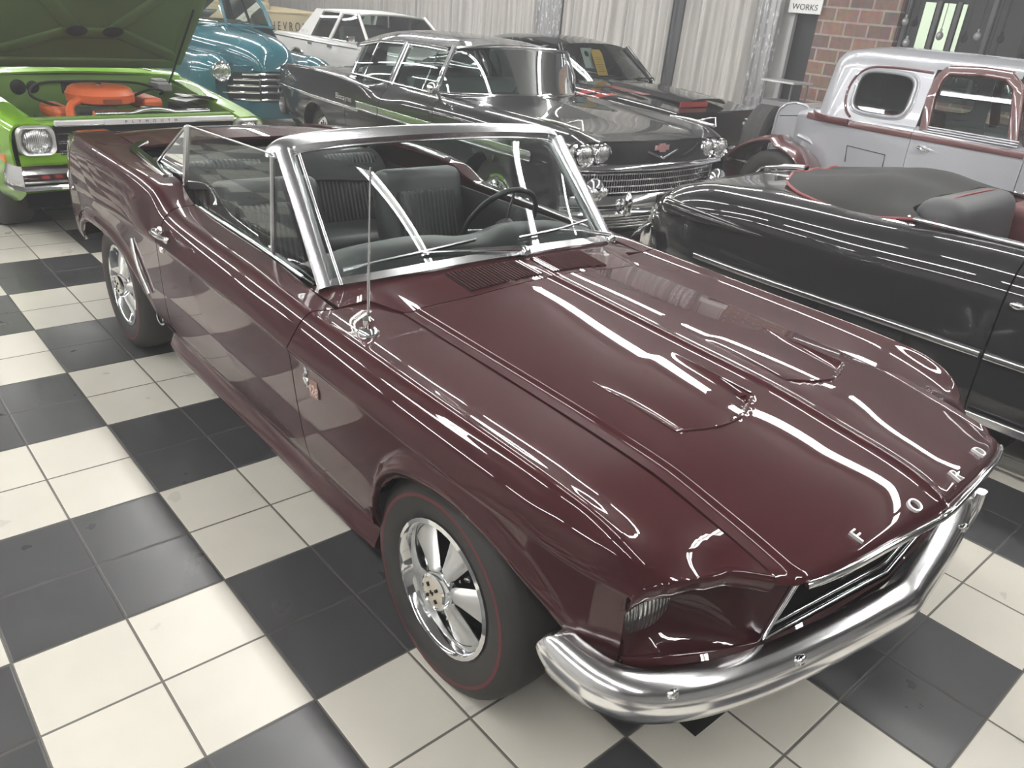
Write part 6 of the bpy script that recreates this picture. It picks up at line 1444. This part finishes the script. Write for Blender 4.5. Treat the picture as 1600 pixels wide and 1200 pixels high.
put([[(x, y, 1.0+.055*(y-.0)/1.1) for y in np.linspace(.0, .50, 4)] for x in (-.56, -.42)], 'hood_stripe', REDS, HB, .002, ref=(0, .2, .8)); MB().box((-.26, -.46, .96), (.50, .012, .05)).obj('bulge_stripe', REDS, HB, 0)
roof(b_, (1.20, 3.3), [(1.2, .59), (1.7, .61), (2.4, .58), (3.4, .50)], [(1.2, 1.37), (1.7, 1.40), (2.4, 1.34), (3.4, 1.06)], [(1.2, 1.41), (1.7, 1.455), (2.4, 1.42), (3.4, 1.08)], BLKP, front=.05)
pane(b_, [(-.76, .86, 1.03), (-.4, .72, 1.05), (0, .67, 1.055), (.4, .72, 1.05), (.76, .86, 1.03)], [(-.60, 1.23, 1.375), (0, 1.16, 1.41), (.60, 1.23, 1.375)], name='windshield', n=20)
for x0, x1 in ((-.45, -.05), (.15, .55)): MB().sweep([(x0, .74, 1.075), (x1, .70, 1.085)], rrect(.01, .02, .004), (0, -.5, .8)).obj('wiper', BLACK, b_, 0)
put([[(x, -.63-.03*(1-(x/.8)**2), z) for z in np.linspace(.42, .90, 5)] for x in np.linspace(-.84, .84, 12)], 'nose_panel', BLKP, b_, ref=(0, 0, .7)); MB().box((0, -.70, .50), (1.7, .08, .12)).obj('bumper', CHROME, b_, 0, bevel=.03)
for s in (-1, 1): headlamp(b_, (s*.62, -.66, .74), .085)
put([[(x, 3.6, z) for z in (.42, .7, .95)] for x in np.linspace(-.82, .82, 6)], 'tail_panel', BLKP, b_, ref=(0, 2, .6)); put([[(x, y, 1.07-.10*(y-3.3)/.3) for y in np.linspace(3.28, 3.6, 5)] for x in np.linspace(-.68, .68, 6)], 'trunk_lid', BLKP, b_, ref=(0, 3, .5)); under(b_, .80, -.5, 3.4)
MB().box((0, 1.02, .92), (1.4, .3, .14)).obj('dashboard', BLACK, b_, 0, bevel=.03)
for s in (-1, 1): se = soft('bucket_seat', (s*.36, 1.75, .60), (.5, .5, .2), b_, VINYL); soft('seat_backrest', (0, .28, .30), (.5, .14, .60), se, VINYL, (-.15, 0, 0))
SWM = Matrix.Translation((.36, 1.22, 1.03)) @ Matrix.Rotation(-1.0, 4, 'X'); w_ = MB(); w_.tube([SWM @ Vector((.19*math.cos(a), .19*math.sin(a), 0)) for a in np.linspace(0, 2*PI, 28, endpoint=False)], .012, 8, closed=True); w_.obj('steering_wheel', BLACK, b_)
# paper tag hung behind the windshield, and a white card beside it
a3 = math.radians(3)
def b2w(p): return Vector((6.72+p[0]*math.cos(a3)-p[1]*math.sin(a3), .66+p[0]*math.sin(a3)+p[1]*math.cos(a3), p[2]))
yt = thing('price_tag', b2w((-.10, 1.03, 1.215)), a3, 'yellow paper tag hanging inside the black coupe windshield', 'tag'); yt.rotation_euler = (-.55, 0, a3)
YM = mat('yellow_paper', (.62, .36, .06), .6); MB().prism([(-.09, -.155), (.09, -.155), (.09, .11), (.06, .155), (-.06, .155), (-.09, .11)], .003, Matrix.Rotation(PI/2, 4, 'X')).obj('tag_paper', YM, yt, 0)
tl_ = MB()
for k_ in range(7): tl_.box((0, -.0045, .06-.028*k_), (.13-.02*(k_ % 3), .001, .006))
tl_.obj('tag_lines', mat('tag_ink', (.25, .13, .03), .7), yt, 0); MB().tube([(0, 0, .14), (0, .03, .20)], .003, 6).obj('tag_string', BLACK, yt)
wc = thing('window_card', b2w((-.22, 1.10, 1.255)), a3, 'pale window card behind the yellow tag in the black coupe', 'card'); wc.rotation_euler = (-.55, 0, a3)
MB().box((0, .0, 0), (.20, .003, .24)).obj('card_sheet', mat('pale_card', (.36, .40, .37), .6), wc, 0); MB().lathe([(.035, 0), (.001, .002)], 20, Matrix.Translation((-.02, -.003, .05)) @ Matrix.Rotation(PI/2, 4, 'X')).obj('card_hole', BLACK, wc)
